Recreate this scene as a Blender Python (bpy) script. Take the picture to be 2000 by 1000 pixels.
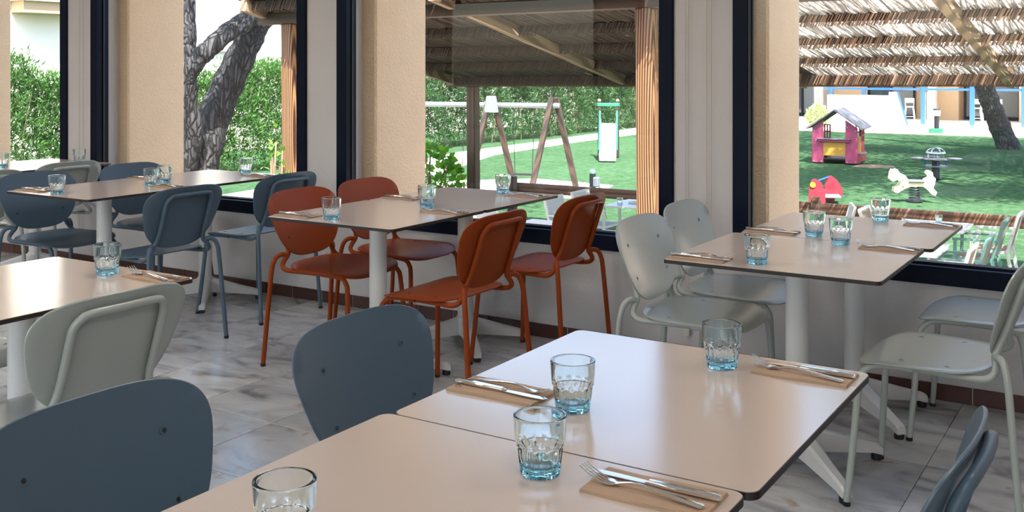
import bpy, bmesh, math, random
import numpy as np
from mathutils import Vector, Matrix

for o in list(bpy.data.objects):
    bpy.data.objects.remove(o, do_unlink=True)
scene = bpy.context.scene
COL = scene.collection
random.seed(7)
RNG = np.random.default_rng(11)
PI = math.pi

# ------------------------------------------------------------------ camera
CAM_H = 1.38
cam_d = bpy.data.cameras.new('camera')
cam_d.sensor_width = 36.0
cam_d.lens = 36.0 * 2021.6 / 2000.0
cam_d.shift_y = -(500.0 - 136.45) / 2000.0
cam_d.clip_start = 0.05
cam_d.clip_end = 400
cam = bpy.data.objects.new('camera', cam_d)
cam.location = (0, 0, CAM_H)
cam.rotation_euler = (PI / 2, 0, 0.5592)
COL.objects.link(cam)
scene.camera = cam

# ------------------------------------------------------------------ world, sun, exposure
world = bpy.data.worlds.new('sky')
scene.world = world
world.use_nodes = True
wn = world.node_tree
wn.nodes.clear()
w_out = wn.nodes.new('ShaderNodeOutputWorld')
w_bg = wn.nodes.new('ShaderNodeBackground')
w_sky = wn.nodes.new('ShaderNodeTexSky')
w_sky.sky_type = 'NISHITA'
w_sky.sun_disc = False
w_sky.sun_elevation = math.radians(58)
w_sky.sun_rotation = math.radians(150)
w_sky.air_density = 1.0
w_sky.dust_density = 2.5
w_bg.inputs['Strength'].default_value = 0.42
wn.links.new(w_sky.outputs[0], w_bg.inputs['Color'])
wn.links.new(w_bg.outputs[0], w_out.inputs['Surface'])

sun_d = bpy.data.lights.new('sun', 'SUN')
sun_d.energy = 11.0
sun_d.angle = math.radians(0.6)
sun_d.color = (1.0, 0.95, 0.87)
sun = bpy.data.objects.new('sun', sun_d)
sun.location = (10, -20, 40)
sun.rotation_euler = Vector((-0.42, 0.5, -1.0)).to_track_quat('-Z', 'Y').to_euler()
COL.objects.link(sun)

vs = scene.view_settings
vs.view_transform = 'Standard'
vs.look = 'None'
vs.gamma = 1.0
vs.use_curve_mapping = False
vs.exposure = 1.0

# ------------------------------------------------------------------ materials
MATS = {}

def _nodes(name):
    m = bpy.data.materials.new(name)
    m.use_nodes = True
    nt = m.node_tree
    b = nt.nodes['Principled BSDF']
    return m, nt, b

def mat(name, col, rough=0.5, metal=0.0, spec=0.5, var=0.0, scale=20.0, bump=0.0, bscale=None,
        island=0.0, objvar=0.0, stretch=None, trans=0.0, coat=0.0):
    """Principled surface; var = noise tone variation, island = per-piece variation."""
    if name in MATS:
        return MATS[name]
    m, nt, b = _nodes(name)
    b.inputs['Roughness'].default_value = rough
    b.inputs['Metallic'].default_value = metal
    b.inputs['Specular IOR Level'].default_value = spec
    if coat:
        b.inputs['Coat Weight'].default_value = coat
        b.inputs['Coat Roughness'].default_value = 0.1
    L = nt.links
    tc = nt.nodes.new('ShaderNodeTexCoord')
    vec = tc.outputs['Object']
    if stretch:
        mp = nt.nodes.new('ShaderNodeMapping')
        mp.inputs['Scale'].default_value = stretch
        L.new(vec, mp.inputs['Vector'])
        vec = mp.outputs[0]
    cur = None
    base = nt.nodes.new('ShaderNodeRGB')
    base.outputs[0].default_value = (*col, 1)
    cur = base.outputs[0]

    def mult(sock, lo, hi):
        nonlocal cur
        mr = nt.nodes.new('ShaderNodeMapRange')
        mr.inputs['To Min'].default_value = lo
        mr.inputs['To Max'].default_value = hi
        L.new(sock, mr.inputs['Value'])
        vm = nt.nodes.new('ShaderNodeVectorMath')
        vm.operation = 'SCALE'
        L.new(cur, vm.inputs[0])
        L.new(mr.outputs[0], vm.inputs['Scale'])
        cur = vm.outputs[0]
    if var:
        n = nt.nodes.new('ShaderNodeTexNoise')
        n.inputs['Scale'].default_value = scale
        n.inputs['Detail'].default_value = 5
        L.new(vec, n.inputs['Vector'])
        mult(n.outputs['Fac'], 1 - 2 * var, 1 + 2 * var)
    if island:
        g = nt.nodes.new('ShaderNodeNewGeometry')
        mult(g.outputs['Random Per Island'], 1 - island, 1 + island)
    if objvar:
        oi = nt.nodes.new('ShaderNodeObjectInfo')
        mult(oi.outputs['Random'], 1 - objvar, 1 + objvar)
    L.new(cur, b.inputs['Base Color'])
    if bump:
        n2 = nt.nodes.new('ShaderNodeTexNoise')
        n2.inputs['Scale'].default_value = bscale or scale
        n2.inputs['Detail'].default_value = 6
        L.new(vec, n2.inputs['Vector'])
        bp = nt.nodes.new('ShaderNodeBump')
        bp.inputs['Strength'].default_value = bump
        bp.inputs['Distance'].default_value = 0.02
        L.new(n2.outputs['Fac'], bp.inputs['Height'])
        L.new(bp.outputs[0], b.inputs['Normal'])
    MATS[name] = m
    return m

def ramp(nt, sock, stops):
    r = nt.nodes.new('ShaderNodeValToRGB')
    e = r.color_ramp.elements
    while len(e) < len(stops):
        e.new(0.5)
    for i, (p, c) in enumerate(stops):
        e[i].position = p
        e[i].color = (*c, 1)
    nt.links.new(sock, r.inputs['Fac'])
    return r.outputs['Color']

def mat_marble():
    m, nt, b = _nodes('marble_tile')
    L = nt.links
    geo = nt.nodes.new('ShaderNodeNewGeometry')
    oi = nt.nodes.new('ShaderNodeObjectInfo')
    sc = nt.nodes.new('ShaderNodeVectorMath'); sc.operation = 'MULTIPLY_ADD'
    sc.inputs[1].default_value = (1, 1, 1)
    cmb = nt.nodes.new('ShaderNodeCombineXYZ')
    mu = nt.nodes.new('ShaderNodeMath'); mu.operation = 'MULTIPLY'; mu.inputs[1].default_value = 37.0
    L.new(oi.outputs['Random'], mu.inputs[0])
    L.new(mu.outputs[0], cmb.inputs['X']); L.new(mu.outputs[0], cmb.inputs['Z'])
    L.new(geo.outputs['Position'], sc.inputs[0]); L.new(cmb.outputs[0], sc.inputs[2])
    mp = nt.nodes.new('ShaderNodeMapping')
    mp.inputs['Scale'].default_value = (1.6, 3.0, 1.0)
    mp.inputs['Rotation'].default_value = (0, 0, 0.5)
    L.new(sc.outputs[0], mp.inputs['Vector'])
    n = nt.nodes.new('ShaderNodeTexNoise')
    n.inputs['Scale'].default_value = 1.7; n.inputs['Detail'].default_value = 7
    n.inputs['Distortion'].default_value = 1.3
    L.new(mp.outputs[0], n.inputs['Vector'])
    c1 = ramp(nt, n.outputs['Fac'], [(0.28, (0.19, 0.19, 0.20)), (0.43, (0.45, 0.45, 0.455)), (0.58, (0.57, 0.565, 0.56)), (0.75, (0.64, 0.63, 0.625))])
    n2 = nt.nodes.new('ShaderNodeTexNoise')
    n2.inputs['Scale'].default_value = 2.6; n2.inputs['Detail'].default_value = 4; n2.inputs['Distortion'].default_value = 2
    L.new(mp.outputs[0], n2.inputs['Vector'])
    st = nt.nodes.new('ShaderNodeMapRange')
    st.inputs['From Min'].default_value = 0.60; st.inputs['From Max'].default_value = 0.78
    L.new(n2.outputs['Fac'], st.inputs['Value'])
    mx = nt.nodes.new('ShaderNodeMix'); mx.data_type = 'RGBA'
    mx.inputs[7].default_value = (0.36, 0.25, 0.16, 1)
    L.new(st.outputs[0], mx.inputs[0]); L.new(c1, mx.inputs[6])
    mr = nt.nodes.new('ShaderNodeMapRange')
    mr.inputs['To Min'].default_value = 0.72; mr.inputs['To Max'].default_value = 1.08
    L.new(oi.outputs['Random'], mr.inputs['Value'])
    vm = nt.nodes.new('ShaderNodeVectorMath'); vm.operation = 'SCALE'
    L.new(mx.outputs[2], vm.inputs[0]); L.new(mr.outputs[0], vm.inputs['Scale'])
    L.new(vm.outputs[0], b.inputs['Base Color'])
    b.inputs['Roughness'].default_value = 0.22
    MATS['marble_tile'] = m
    return m

def mat_wood(name, dark, light, scale=6.0, axis='Z', dist=3.0, rough=0.6, bump=0.3):
    m, nt, b = _nodes(name)
    L = nt.links
    tc = nt.nodes.new('ShaderNodeTexCoord')
    mp = nt.nodes.new('ShaderNodeMapping')
    s = {'Z': (1, 1, 0.10), 'X': (0.10, 1, 1), 'Y': (1, 0.10, 1)}[axis]
    mp.inputs['Scale'].default_value = s
    L.new(tc.outputs['Object'], mp.inputs['Vector'])
    w = nt.nodes.new('ShaderNodeTexWave')
    w.wave_type = 'RINGS'
    w.rings_direction = axis
    w.inputs['Scale'].default_value = scale
    w.inputs['Distortion'].default_value = dist
    w.inputs['Detail'].default_value = 3
    L.new(mp.outputs[0], w.inputs['Vector'])
    c = ramp(nt, w.outputs['Fac'], [(0.15, dark), (0.8, light)])
    L.new(c, b.inputs['Base Color'])
    b.inputs['Roughness'].default_value = rough
    bp = nt.nodes.new('ShaderNodeBump')
    bp.inputs['Strength'].default_value = bump
    bp.inputs['Distance'].default_value = 0.01
    L.new(w.outputs['Fac'], bp.inputs['Height'])
    L.new(bp.outputs[0], b.inputs['Normal'])
    MATS[name] = m
    return m

def mat_post_grain():
    """weathered timber post with strong cathedral grain"""
    m, nt, b = _nodes('grained_post_wood')
    L = nt.links
    tc = nt.nodes.new('ShaderNodeTexCoord')
    mp = nt.nodes.new('ShaderNodeMapping')
    mp.inputs['Scale'].default_value = (6.0, 6.0, 0.42)
    mp.inputs['Location'].default_value = (-0.75, 0.2, -0.75)
    L.new(tc.outputs['Object'], mp.inputs['Vector'])
    w = nt.nodes.new('ShaderNodeTexWave')
    w.wave_type = 'RINGS'; w.rings_direction = 'SPHERICAL'
    w.inputs['Scale'].default_value = 2.4
    w.inputs['Distortion'].default_value = 0.9
    w.inputs['Detail'].default_value = 2
    L.new(mp.outputs[0], w.inputs['Vector'])
    c = ramp(nt, w.outputs['Fac'], [(0.1, (0.030, 0.012, 0.005)), (0.45, (0.13, 0.055, 0.022)), (0.9, (0.30, 0.145, 0.065))])
    L.new(c, b.inputs['Base Color'])
    b.inputs['Roughness'].default_value = 0.55
    bp = nt.nodes.new('ShaderNodeBump'); bp.inputs['Strength'].default_value = 0.4; bp.inputs['Distance'].default_value = 0.008
    L.new(w.outputs['Fac'], bp.inputs['Height']); L.new(bp.outputs[0], b.inputs['Normal'])
    MATS['grained_post_wood'] = m
    return m

def mat_bark():
    m, nt, b = _nodes('bark')
    L = nt.links
    tc = nt.nodes.new('ShaderNodeTexCoord')
    mp = nt.nodes.new('ShaderNodeMapping')
    mp.inputs['Scale'].default_value = (1, 1, 0.28)
    L.new(tc.outputs['Object'], mp.inputs['Vector'])
    nz = nt.nodes.new('ShaderNodeTexNoise'); nz.inputs['Scale'].default_value = 5
    L.new(mp.outputs[0], nz.inputs['Vector'])
    ad = nt.nodes.new('ShaderNodeVectorMath'); ad.operation = 'MULTIPLY_ADD'
    ad.inputs[1].default_value = (0.22, 0.22, 0.22)
    L.new(nz.outputs['Color'], ad.inputs[0]); L.new(mp.outputs[0], ad.inputs[2])
    v = nt.nodes.new('ShaderNodeTexVoronoi')
    v.feature = 'DISTANCE_TO_EDGE'
    v.inputs['Scale'].default_value = 17.0
    L.new(ad.outputs[0], v.inputs['Vector'])
    n = nt.nodes.new('ShaderNodeTexNoise'); n.inputs['Scale'].default_value = 30; n.inputs['Detail'].default_value = 5
    L.new(tc.outputs['Object'], n.inputs['Vector'])
    c = ramp(nt, v.outputs['Distance'], [(0.0, (0.014, 0.013, 0.014)), (0.05, (0.040, 0.038, 0.040)), (0.22, (0.082, 0.080, 0.088)), (0.6, (0.115, 0.112, 0.125))])
    mx = nt.nodes.new('ShaderNodeMix'); mx.data_type = 'RGBA'; mx.blend_type = 'MULTIPLY'; mx.inputs[0].default_value = 0.6
    L.new(c, mx.inputs[6]); L.new(n.outputs['Fac'], mx.inputs[7])
    L.new(mx.outputs[2], b.inputs['Base Color'])
    b.inputs['Roughness'].default_value = 0.9
    mr = nt.nodes.new('ShaderNodeMapRange'); mr.inputs['From Max'].default_value = 0.22
    L.new(v.outputs['Distance'], mr.inputs['Value'])
    bp = nt.nodes.new('ShaderNodeBump'); bp.inputs['Strength'].default_value = 1.0; bp.inputs['Distance'].default_value = 0.03
    L.new(mr.outputs[0], bp.inputs['Height']); L.new(bp.outputs[0], b.inputs['Normal'])
    MATS['bark'] = m
    return m

def mat_lawn():
    m, nt, b = _nodes('lawn')
    L = nt.links
    geo = nt.nodes.new('ShaderNodeNewGeometry')
    n = nt.nodes.new('ShaderNodeTexNoise'); n.inputs['Scale'].default_value = 7; n.inputs['Detail'].default_value = 8; n.inputs['Roughness'].default_value = 0.75
    L.new(geo.outputs['Position'], n.inputs['Vector'])
    c = ramp(nt, n.outputs['Fac'], [(0.25, (0.017, 0.050, 0.021)), (0.5, (0.043, 0.092, 0.045)), (0.75, (0.095, 0.155, 0.085))])
    n3 = nt.nodes.new('ShaderNodeTexNoise'); n3.inputs['Scale'].default_value = 0.35; n3.inputs['Detail'].default_value = 3
    L.new(geo.outputs['Position'], n3.inputs['Vector'])
    mr = nt.nodes.new('ShaderNodeMapRange'); mr.inputs['To Min'].default_value = 0.75; mr.inputs['To Max'].default_value = 1.3
    L.new(n3.outputs['Fac'], mr.inputs['Value'])
    vm = nt.nodes.new('ShaderNodeVectorMath'); vm.operation = 'SCALE'
    L.new(c, vm.inputs[0]); L.new(mr.outputs[0], vm.inputs['Scale'])
    L.new(vm.outputs[0], b.inputs['Base Color'])
    b.inputs['Roughness'].default_value = 0.9
    b.inputs['Specular IOR Level'].default_value = 0.0
    n2 = nt.nodes.new('ShaderNodeTexNoise'); n2.inputs['Scale'].default_value = 25; n2.inputs['Detail'].default_value = 6
    L.new(geo.outputs['Position'], n2.inputs['Vector'])
    bp = nt.nodes.new('ShaderNodeBump'); bp.inputs['Strength'].default_value = 0.7; bp.inputs['Distance'].default_value = 0.05
    L.new(n2.outputs['Fac'], bp.inputs['Height']); L.new(bp.outputs[0], b.inputs['Normal'])
    MATS['lawn'] = m
    return m

def mat_leaf(name, a, bcol, trans=0.35, tint=(1.4, 1.5, 0.7)):
    m, nt, b = _nodes(name)
    L = nt.links
    g = nt.nodes.new('ShaderNodeNewGeometry')
    c = ramp(nt, g.outputs['Random Per Island'], [(0.0, a), (1.0, bcol)])
    L.new(c, b.inputs['Base Color'])
    b.inputs['Roughness'].default_value = 0.42
    out = nt.nodes['Material Output']
    tr = nt.nodes.new('ShaderNodeBsdfTranslucent')
    vm = nt.nodes.new('ShaderNodeVectorMath'); vm.operation = 'MULTIPLY'; vm.inputs[1].default_value = tint
    L.new(c, vm.inputs[0]); L.new(vm.outputs[0], tr.inputs['Color'])
    mx = nt.nodes.new('ShaderNodeMixShader'); mx.inputs[0].default_value = trans
    L.new(b.outputs[0], mx.inputs[1]); L.new(tr.outputs[0], mx.inputs[2])
    L.new(mx.outputs[0], out.inputs['Surface'])
    MATS[name] = m
    return m

def mat_window_glass():
    m = bpy.data.materials.new('window_glass'); m.use_nodes = True
    nt = m.node_tree; nt.nodes.clear(); L = nt.links
    out = nt.nodes.new('ShaderNodeOutputMaterial')
    t = nt.nodes.new('ShaderNodeBsdfTransparent'); t.inputs[0].default_value = (0.985, 0.993, 0.988, 1)
    gl = nt.nodes.new('ShaderNodeBsdfGlossy'); gl.inputs['Roughness'].default_value = 0.0
    lw_ = nt.nodes.new('ShaderNodeLayerWeight'); lw_.inputs['Blend'].default_value = 0.5
    pw = nt.nodes.new('ShaderNodeMath'); pw.operation = 'POWER'; pw.inputs[1].default_value = 5.0
    L.new(lw_.outputs['Facing'], pw.inputs[0])
    fr = nt.nodes.new('ShaderNodeMapRange'); fr.inputs['To Min'].default_value = 0.014; fr.inputs['To Max'].default_value = 1.0
    L.new(pw.outputs[0], fr.inputs['Value'])
    mx = nt.nodes.new('ShaderNodeMixShader')
    L.new(fr.outputs[0], mx.inputs[0]); L.new(t.outputs[0], mx.inputs[1]); L.new(gl.outputs[0], mx.inputs[2])
    L.new(mx.outputs[0], out.inputs['Surface'])
    MATS['window_glass'] = m
    return m

def mat_blue_glass():
    m, nt, b = _nodes('blue_tumbler_glass')
    b.inputs['Base Color'].default_value = (0.985, 1.0, 1.0, 1)
    b.inputs['Roughness'].default_value = 0.0
    b.inputs['IOR'].default_value = 1.42
    b.inputs['Transmission Weight'].default_value = 1.0
    va = nt.nodes.new('ShaderNodeVolumeAbsorption')
    va.inputs['Color'].default_value = (0.08, 0.72, 0.92, 1)
    va.inputs['Density'].default_value = 20
    nt.links.new(va.outputs[0], nt.nodes['Material Output'].inputs['Volume'])
    MATS['blue_tumbler_glass'] = m
    return m

def mat_stripes(name, a, bcol, scale, axis='X'):
    m, nt, b = _nodes(name)
    tc = nt.nodes.new('ShaderNodeTexCoord')
    w = nt.nodes.new('ShaderNodeTexWave'); w.bands_direction = axis
    w.inputs['Scale'].default_value = scale; w.inputs['Distortion'].default_value = 1.5
    nt.links.new(tc.outputs['Object'], w.inputs['Vector'])
    c = ramp(nt, w.outputs['Fac'], [(0.2, a), (0.8, bcol)])
    nt.links.new(c, b.inputs['Base Color'])
    b.inputs['Roughness'].default_value = 0.8
    MATS[name] = m
    return m

def mat_emit(name, col, strength):
    m = bpy.data.materials.new(name); m.use_nodes = True
    nt = m.node_tree; nt.nodes.clear()
    out = nt.nodes.new('ShaderNodeOutputMaterial')
    e = nt.nodes.new('ShaderNodeEmission'); e.inputs[0].default_value = (*col, 1); e.inputs[1].default_value = strength
    nt.links.new(e.outputs[0], out.inputs['Surface'])
    MATS[name] = m
    return m

M_plaster = mat('white_plaster', (0.55, 0.515, 0.50), 0.85, var=0.03, scale=3, bump=0.10, bscale=45)
M_ceiling = mat('ceiling_paint', (0.80, 0.79, 0.77), 0.9, var=0.01, scale=3)
M_stucco = mat('beige_stucco', (0.75, 0.54, 0.35), 0.9, var=0.04, scale=5, bump=0.55, bscale=70)
M_navy = mat('navy_frame', (0.0025, 0.0055, 0.017), 0.42, spec=0.12, var=0.02)
M_gasket = mat('black_gasket', (0.004, 0.004, 0.005), 0.6)
M_marble = mat_marble()
M_grout = mat('floor_grout', (0.22, 0.21, 0.20), 0.9, var=0.03)
M_skirt = mat('skirting_ceramic', (0.075, 0.028, 0.020), 0.32, var=0.07, scale=14, objvar=0.25)
M_skirtg = mat('skirting_grout', (0.42, 0.38, 0.35), 0.9, var=0.03)
M_top = mat('laminate_top', (0.60, 0.485, 0.41), 0.17, spec=0.95, var=0.012, scale=4)
M_edge = mat('laminate_dark_core', (0.022, 0.012, 0.010), 0.45, var=0.03)
M_white = mat('white_powder_coat', (0.66, 0.645, 0.62), 0.42, var=0.015, scale=10)
M_black = mat('black_rubber', (0.010, 0.010, 0.011), 0.6, var=0.02)
M_blue = mat('slate_blue_coat', (0.074, 0.112, 0.150), 0.36, spec=0.35, var=0.012, scale=6)
M_rust = mat('rust_orange_coat', (0.27, 0.047, 0.009), 0.36, spec=0.12, var=0.015, scale=6)
M_sage = mat('sage_coat', (0.36, 0.38, 0.345), 0.27, spec=0.8, var=0.012, scale=6)
M_screw = mat('screw_metal', (0.05, 0.055, 0.06), 0.35, metal=0.7, var=0.02)
M_kraft = mat('kraft_paper', (0.45, 0.30, 0.20), 0.85, var=0.03, scale=60, bump=0.15, bscale=200)
M_ink = mat('dark_ink', (0.05, 0.03, 0.025), 0.8)
M_steel = mat('cutlery_steel', (0.80, 0.78, 0.76), 0.13, metal=1.0, var=0.005)
M_wglass = mat_window_glass()
M_tumbler = mat_blue_glass()
M_bead = mat('bead_chain', (0.52, 0.40, 0.30), 0.5, var=0.02)
M_bracket = mat('cream_plastic', (0.62, 0.58, 0.52), 0.5, var=0.02)
M_lawn = mat_lawn()
M_path = mat('sand_paving', (0.58, 0.51, 0.46), 0.9, var=0.06, scale=3, bump=0.2, bscale=20)
M_redpath = mat('pink_paving', (0.60, 0.33, 0.29), 0.9, var=0.05, scale=2)
M_sand = mat('dry_sand', (0.55, 0.45, 0.36), 0.95, var=0.10, scale=2.5)
M_earth = mat('bare_earth', (0.20, 0.145, 0.10), 0.95, var=0.12, scale=2.5)
M_terrace = mat('terrace_turf', (0.115, 0.20, 0.075), 0.95, var=0.15, scale=9, bump=0.4, bscale=60)
M_bark = mat_bark()
M_leaf = mat_leaf('oleander_leaf', (0.022, 0.085, 0.020), (0.11, 0.24, 0.060))
M_leaf2 = mat_leaf('dark_leaf', (0.014, 0.050, 0.018), (0.055, 0.14, 0.045), 0.25)
M_leaf3 = mat_leaf('vine_leaf', (0.07, 0.22, 0.02), (0.20, 0.42, 0.05), 0.4)
M_leafb = mat_leaf('pale_bush_leaf', (0.20, 0.36, 0.12), (0.55, 0.62, 0.38), 0.3)
M_leafr = mat_leaf('red_leaf', (0.16, 0.05, 0.03), (0.30, 0.12, 0.07), 0.3)
M_twig = mat('twig', (0.20, 0.13, 0.085), 0.9, var=0.05, island=0.3)
M_reed = mat_leaf('grey_reed', (0.36, 0.335, 0.315), (0.92, 0.90, 0.88), 0.6, (1.0, .985, .97))
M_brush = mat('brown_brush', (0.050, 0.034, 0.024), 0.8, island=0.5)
M_streak = mat('brown_light_streak', (0.235, 0.145, 0.095), 0.6, island=0.6)  # sticks standing in for sunlight streaks on the purlin faces
M_beam = mat_wood('dark_beam_wood', (0.030, 0.017, 0.011), (0.075, 0.040, 0.024), 5, 'X')
M_rafter = mat_wood('rafter_wood', (0.13, 0.085, 0.05), (0.30, 0.21, 0.13), 4, 'Y', rough=0.7)
M_post = mat_post_grain()
M_postd = mat_wood('dark_post_wood', (0.040, 0.020, 0.012), (0.10, 0.05, 0.028), 5, 'Z')
M_rail = mat_wood('terrace_rail_wood', (0.12, 0.055, 0.032), (0.24, 0.115, 0.07), 4, 'X')
M_cream = mat('cream_house_wall', (0.80, 0.74, 0.66), 0.9, var=0.02, scale=1)
M_wwall = mat('white_garden_wall', (0.84, 0.82, 0.78), 0.9, var=0.015, scale=1)
M_tan = mat('tan_house_wall', (0.52, 0.37, 0.235), 0.9, var=0.03, scale=1)
M_greyw = mat('grey_pillar', (0.46, 0.45, 0.46), 0.9, var=0.02)
M_dkglass = mat('dark_door_glass', (0.055, 0.075, 0.085), 0.08, spec=0.7)
M_curtain = mat_stripes('grey_curtain', (0.085, 0.10, 0.11), (0.27, 0.29, 0.30), 9)
M_bluep = mat('bright_blue_paint', (0.018, 0.085, 0.42), 0.4, var=0.02)
M_pink = mat('magenta_panel', (0.25, 0.030, 0.085), 0.55, var=0.04, scale=5)
M_red = mat('red_panel', (0.27, 0.012, 0.028), 0.5, var=0.04, scale=5)
M_yellow = mat('mustard_panel', (0.36, 0.19, 0.018), 0.55, var=0.04, scale=5)
M_slate = mat('slate_grey_roof', (0.105, 0.105, 0.125), 0.55, var=0.06, scale=5)
M_creamp = mat('cream_panel', (0.66, 0.56, 0.36), 0.55, var=0.03)
M_galv = mat('galvanised_steel', (0.24, 0.275, 0.31), 0.4, metal=0.4, var=0.04)
M_spring = mat('dark_spring', (0.03, 0.035, 0.04), 0.4, metal=0.5)
M_green = mat('green_plastic', (0.02, 0.19, 0.10), 0.45, var=0.03)
M_chute = mat('slide_chute', (0.82, 0.84, 0.86), 0.35, var=0.01)
M_timber = mat_wood('swing_timber', (0.020, 0.012, 0.009), (0.055, 0.031, 0.021), 5, 'Z')
M_teal = mat('teal_metal', (0.13, 0.27, 0.25), 0.4, var=0.02)
M_whitec = mat('white_outdoor_metal', (0.72, 0.72, 0.70), 0.45, var=0.01)
M_mesh_tan = mat_stripes('tan_textile', (0.26, 0.18, 0.12), (0.36, 0.26, 0.18), 60)
M_mesh_white = mat_stripes('white_textile', (0.52, 0.55, 0.58), (0.62, 0.65, 0.68), 60)
M_ttop = mat('outdoor_table_top', (0.62, 0.63, 0.66), 0.35, var=0.04, scale=6)
M_cloth = mat('white_napkin', (0.82, 0.82, 0.82), 0.9, var=0.01)
M_clear = mat_window_glass if False else M_wglass
M_lamp = mat_emit('ceiling_panel_light', (1.0, 0.93, 0.88), 6.0)

# ------------------------------------------------------------------ mesh helpers
def link(o, parent=None):
    COL.objects.link(o)
    if parent is not None:
        o.parent = parent
    return o

def tag(o, label=None, cat=None, group=None, kind=None):
    if label: o['label'] = label
    if cat: o['category'] = cat
    if group: o['group'] = group
    if kind: o['kind'] = kind
    return o

def empty(name, loc=(0, 0, 0), rz=0.0):
    o = bpy.data.objects.new(name, None)
    o.empty_display_size = 0.1
    o.location = loc
    o.rotation_euler = (0, 0, rz)
    return link(o)

def thing(name, label, cat, loc=(0, 0, 0), rz=0.0, group=None):
    return tag(empty(name, loc, rz), label, cat, group)

class MB:
    def __init__(self):
        self.v = []
        self.f = []

    def add(self, vs, fs):
        n = len(self.v)
        self.v += [tuple(p) for p in vs]
        self.f += [tuple(i + n for i in f) for f in fs]
        return self

    def box(self, x0, x1, y0, y1, z0, z1):
        return self.add([(x0, y0, z0), (x1, y0, z0), (x1, y1, z0), (x0, y1, z0), (x0, y0, z1), (x1, y0, z1), (x1, y1, z1), (x0, y1, z1)],
                        [(0, 3, 2, 1), (4, 5, 6, 7), (0, 1, 5, 4), (1, 2, 6, 5), (2, 3, 7, 6), (3, 0, 4, 7)])

    def cbox(self, c, s):
        return self.box(c[0] - s[0] / 2, c[0] + s[0] / 2, c[1] - s[1] / 2, c[1] + s[1] / 2, c[2] - s[2] / 2, c[2] + s[2] / 2)

    def rbox(self, x0, x1, y0, y1, z0, z1, b=0.004):
        """box with chamfered edges"""
        b = min(b, (x1 - x0) * .45, (y1 - y0) * .45, (z1 - z0) * .45)
        bm = bmesh.new()
        bmesh.ops.create_cube(bm, size=1)
        for v in bm.verts:
            v.co = Vector(((x0 + x1) / 2 + v.co.x * (x1 - x0), (y0 + y1) / 2 + v.co.y * (y1 - y0), (z0 + z1) / 2 + v.co.z * (z1 - z0)))
        bmesh.ops.bevel(bm, geom=list(bm.edges), offset=b, segments=1, affect='EDGES', profile=0.5)
        bm.verts.index_update()
        self.add([tuple(v.co) for v in bm.verts], [[v.index for v in f.verts] for f in bm.faces])
        bm.free()
        return self

    def bar(self, p, q, w, h, up=(0, 0, 1)):
        """rectangular bar from p to q, w across, h along up"""
        p = Vector(p); q = Vector(q)
        d = (q - p).normalized()
        up = Vector(up)
        s = d.cross(up)
        if s.length < 1e-5:
            s = d.cross(Vector((1, 0, 0)))
        s.normalize()
        u = s.cross(d).normalized()
        vs = []
        for e in (p, q):
            for a, b in ((-1, -1), (1, -1), (1, 1), (-1, 1)):
                vs.append(e + s * a * w / 2 + u * b * h / 2)
        return self.add(vs, [(0, 3, 2, 1), (4, 5, 6, 7), (0, 1, 5, 4), (1, 2, 6, 5), (2, 3, 7, 6), (3, 0, 4, 7)])

    def tube(self, path, r, seg=10, cap=True):
        path = [Vector(p) for p in path]
        n = len(path)
        rs = r if isinstance(r, (list, tuple)) else [r] * n
        T = []
        for i in range(n):
            a = path[max(i - 1, 0)]; b = path[min(i + 1, n - 1)]
            T.append((b - a).normalized())
        ref = Vector((0, 0, 1)) if abs(T[0].z) < 0.9 else Vector((1, 0, 0))
        N = T[0].cross(ref).normalized()
        vs = []
        for i in range(n):
            if i:
                N = (N - T[i] * N.dot(T[i]))
                if N.length < 1e-6:
                    N = T[i].orthogonal()
                N.normalize()
            B = T[i].cross(N)
            for k in range(seg):
                a = 2 * PI * k / seg
                vs.append(path[i] + (N * math.cos(a) + B * math.sin(a)) * rs[i])
        fs = []
        for i in range(n - 1):
            for k in range(seg):
                k2 = (k + 1) % seg
                fs.append((i * seg + k, i * seg + k2, (i + 1) * seg + k2, (i + 1) * seg + k))
        if cap:
            fs.append(tuple(range(seg - 1, -1, -1)))
            fs.append(tuple((n - 1) * seg + k for k in range(seg)))
        return self.add(vs, fs)

    def lathe(self, prof, seg=32, c=(0, 0, 0), closed=False):
        """prof: list of (r,z); caps when r==0"""
        vs = []; fs = []
        n = len(prof)
        for r, z in prof:
            for k in range(seg):
                a = 2 * PI * k / seg
                vs.append((c[0] + r * math.cos(a), c[1] + r * math.sin(a), c[2] + z))
        for i in range(n - 1):
            for k in range(seg):
                k2 = (k + 1) % seg
                fs.append((i * seg + k, i * seg + k2, (i + 1) * seg + k2, (i + 1) * seg + k))
        if not closed:
            fs.append(tuple(range(seg - 1, -1, -1)))
            fs.append(tuple((n - 1) * seg + k for k in range(seg)))
        return self.add(vs, fs)

    def prism(self, poly, a0, a1, plane='XY'):
        """extrude a polygon (list of 2d points, ccw) between a0 and a1 along the third axis"""
        n = len(poly)
        def P(p, a):
            if plane == 'XY': return (p[0], p[1], a)
            if plane == 'XZ': return (p[0], a, p[1])
            return (a, p[0], p[1])
        vs = [P(p, a0) for p in poly] + [P(p, a1) for p in poly]
        fs = [tuple(range(n - 1, -1, -1)), tuple(range(n, 2 * n))]
        for i in range(n):
            j = (i + 1) % n
            fs.append((i, j, n + j, n + i))
        return self.add(vs, fs)

    def build(self, name, m, parent=None, smooth=False, loc=None):
        me = bpy.data.meshes.new(name)
        me.from_pydata(self.v, [], self.f)
        bm = bmesh.new(); bm.from_mesh(me)
        bmesh.ops.recalc_face_normals(bm, faces=bm.faces)
        bm.to_mesh(me); bm.free()
        if smooth:
            smooth_by_angle(me, 40)
        me.materials.append(m)
        o = bpy.data.objects.new(name, me)
        if loc: o.location = loc
        return link(o, parent)

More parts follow.
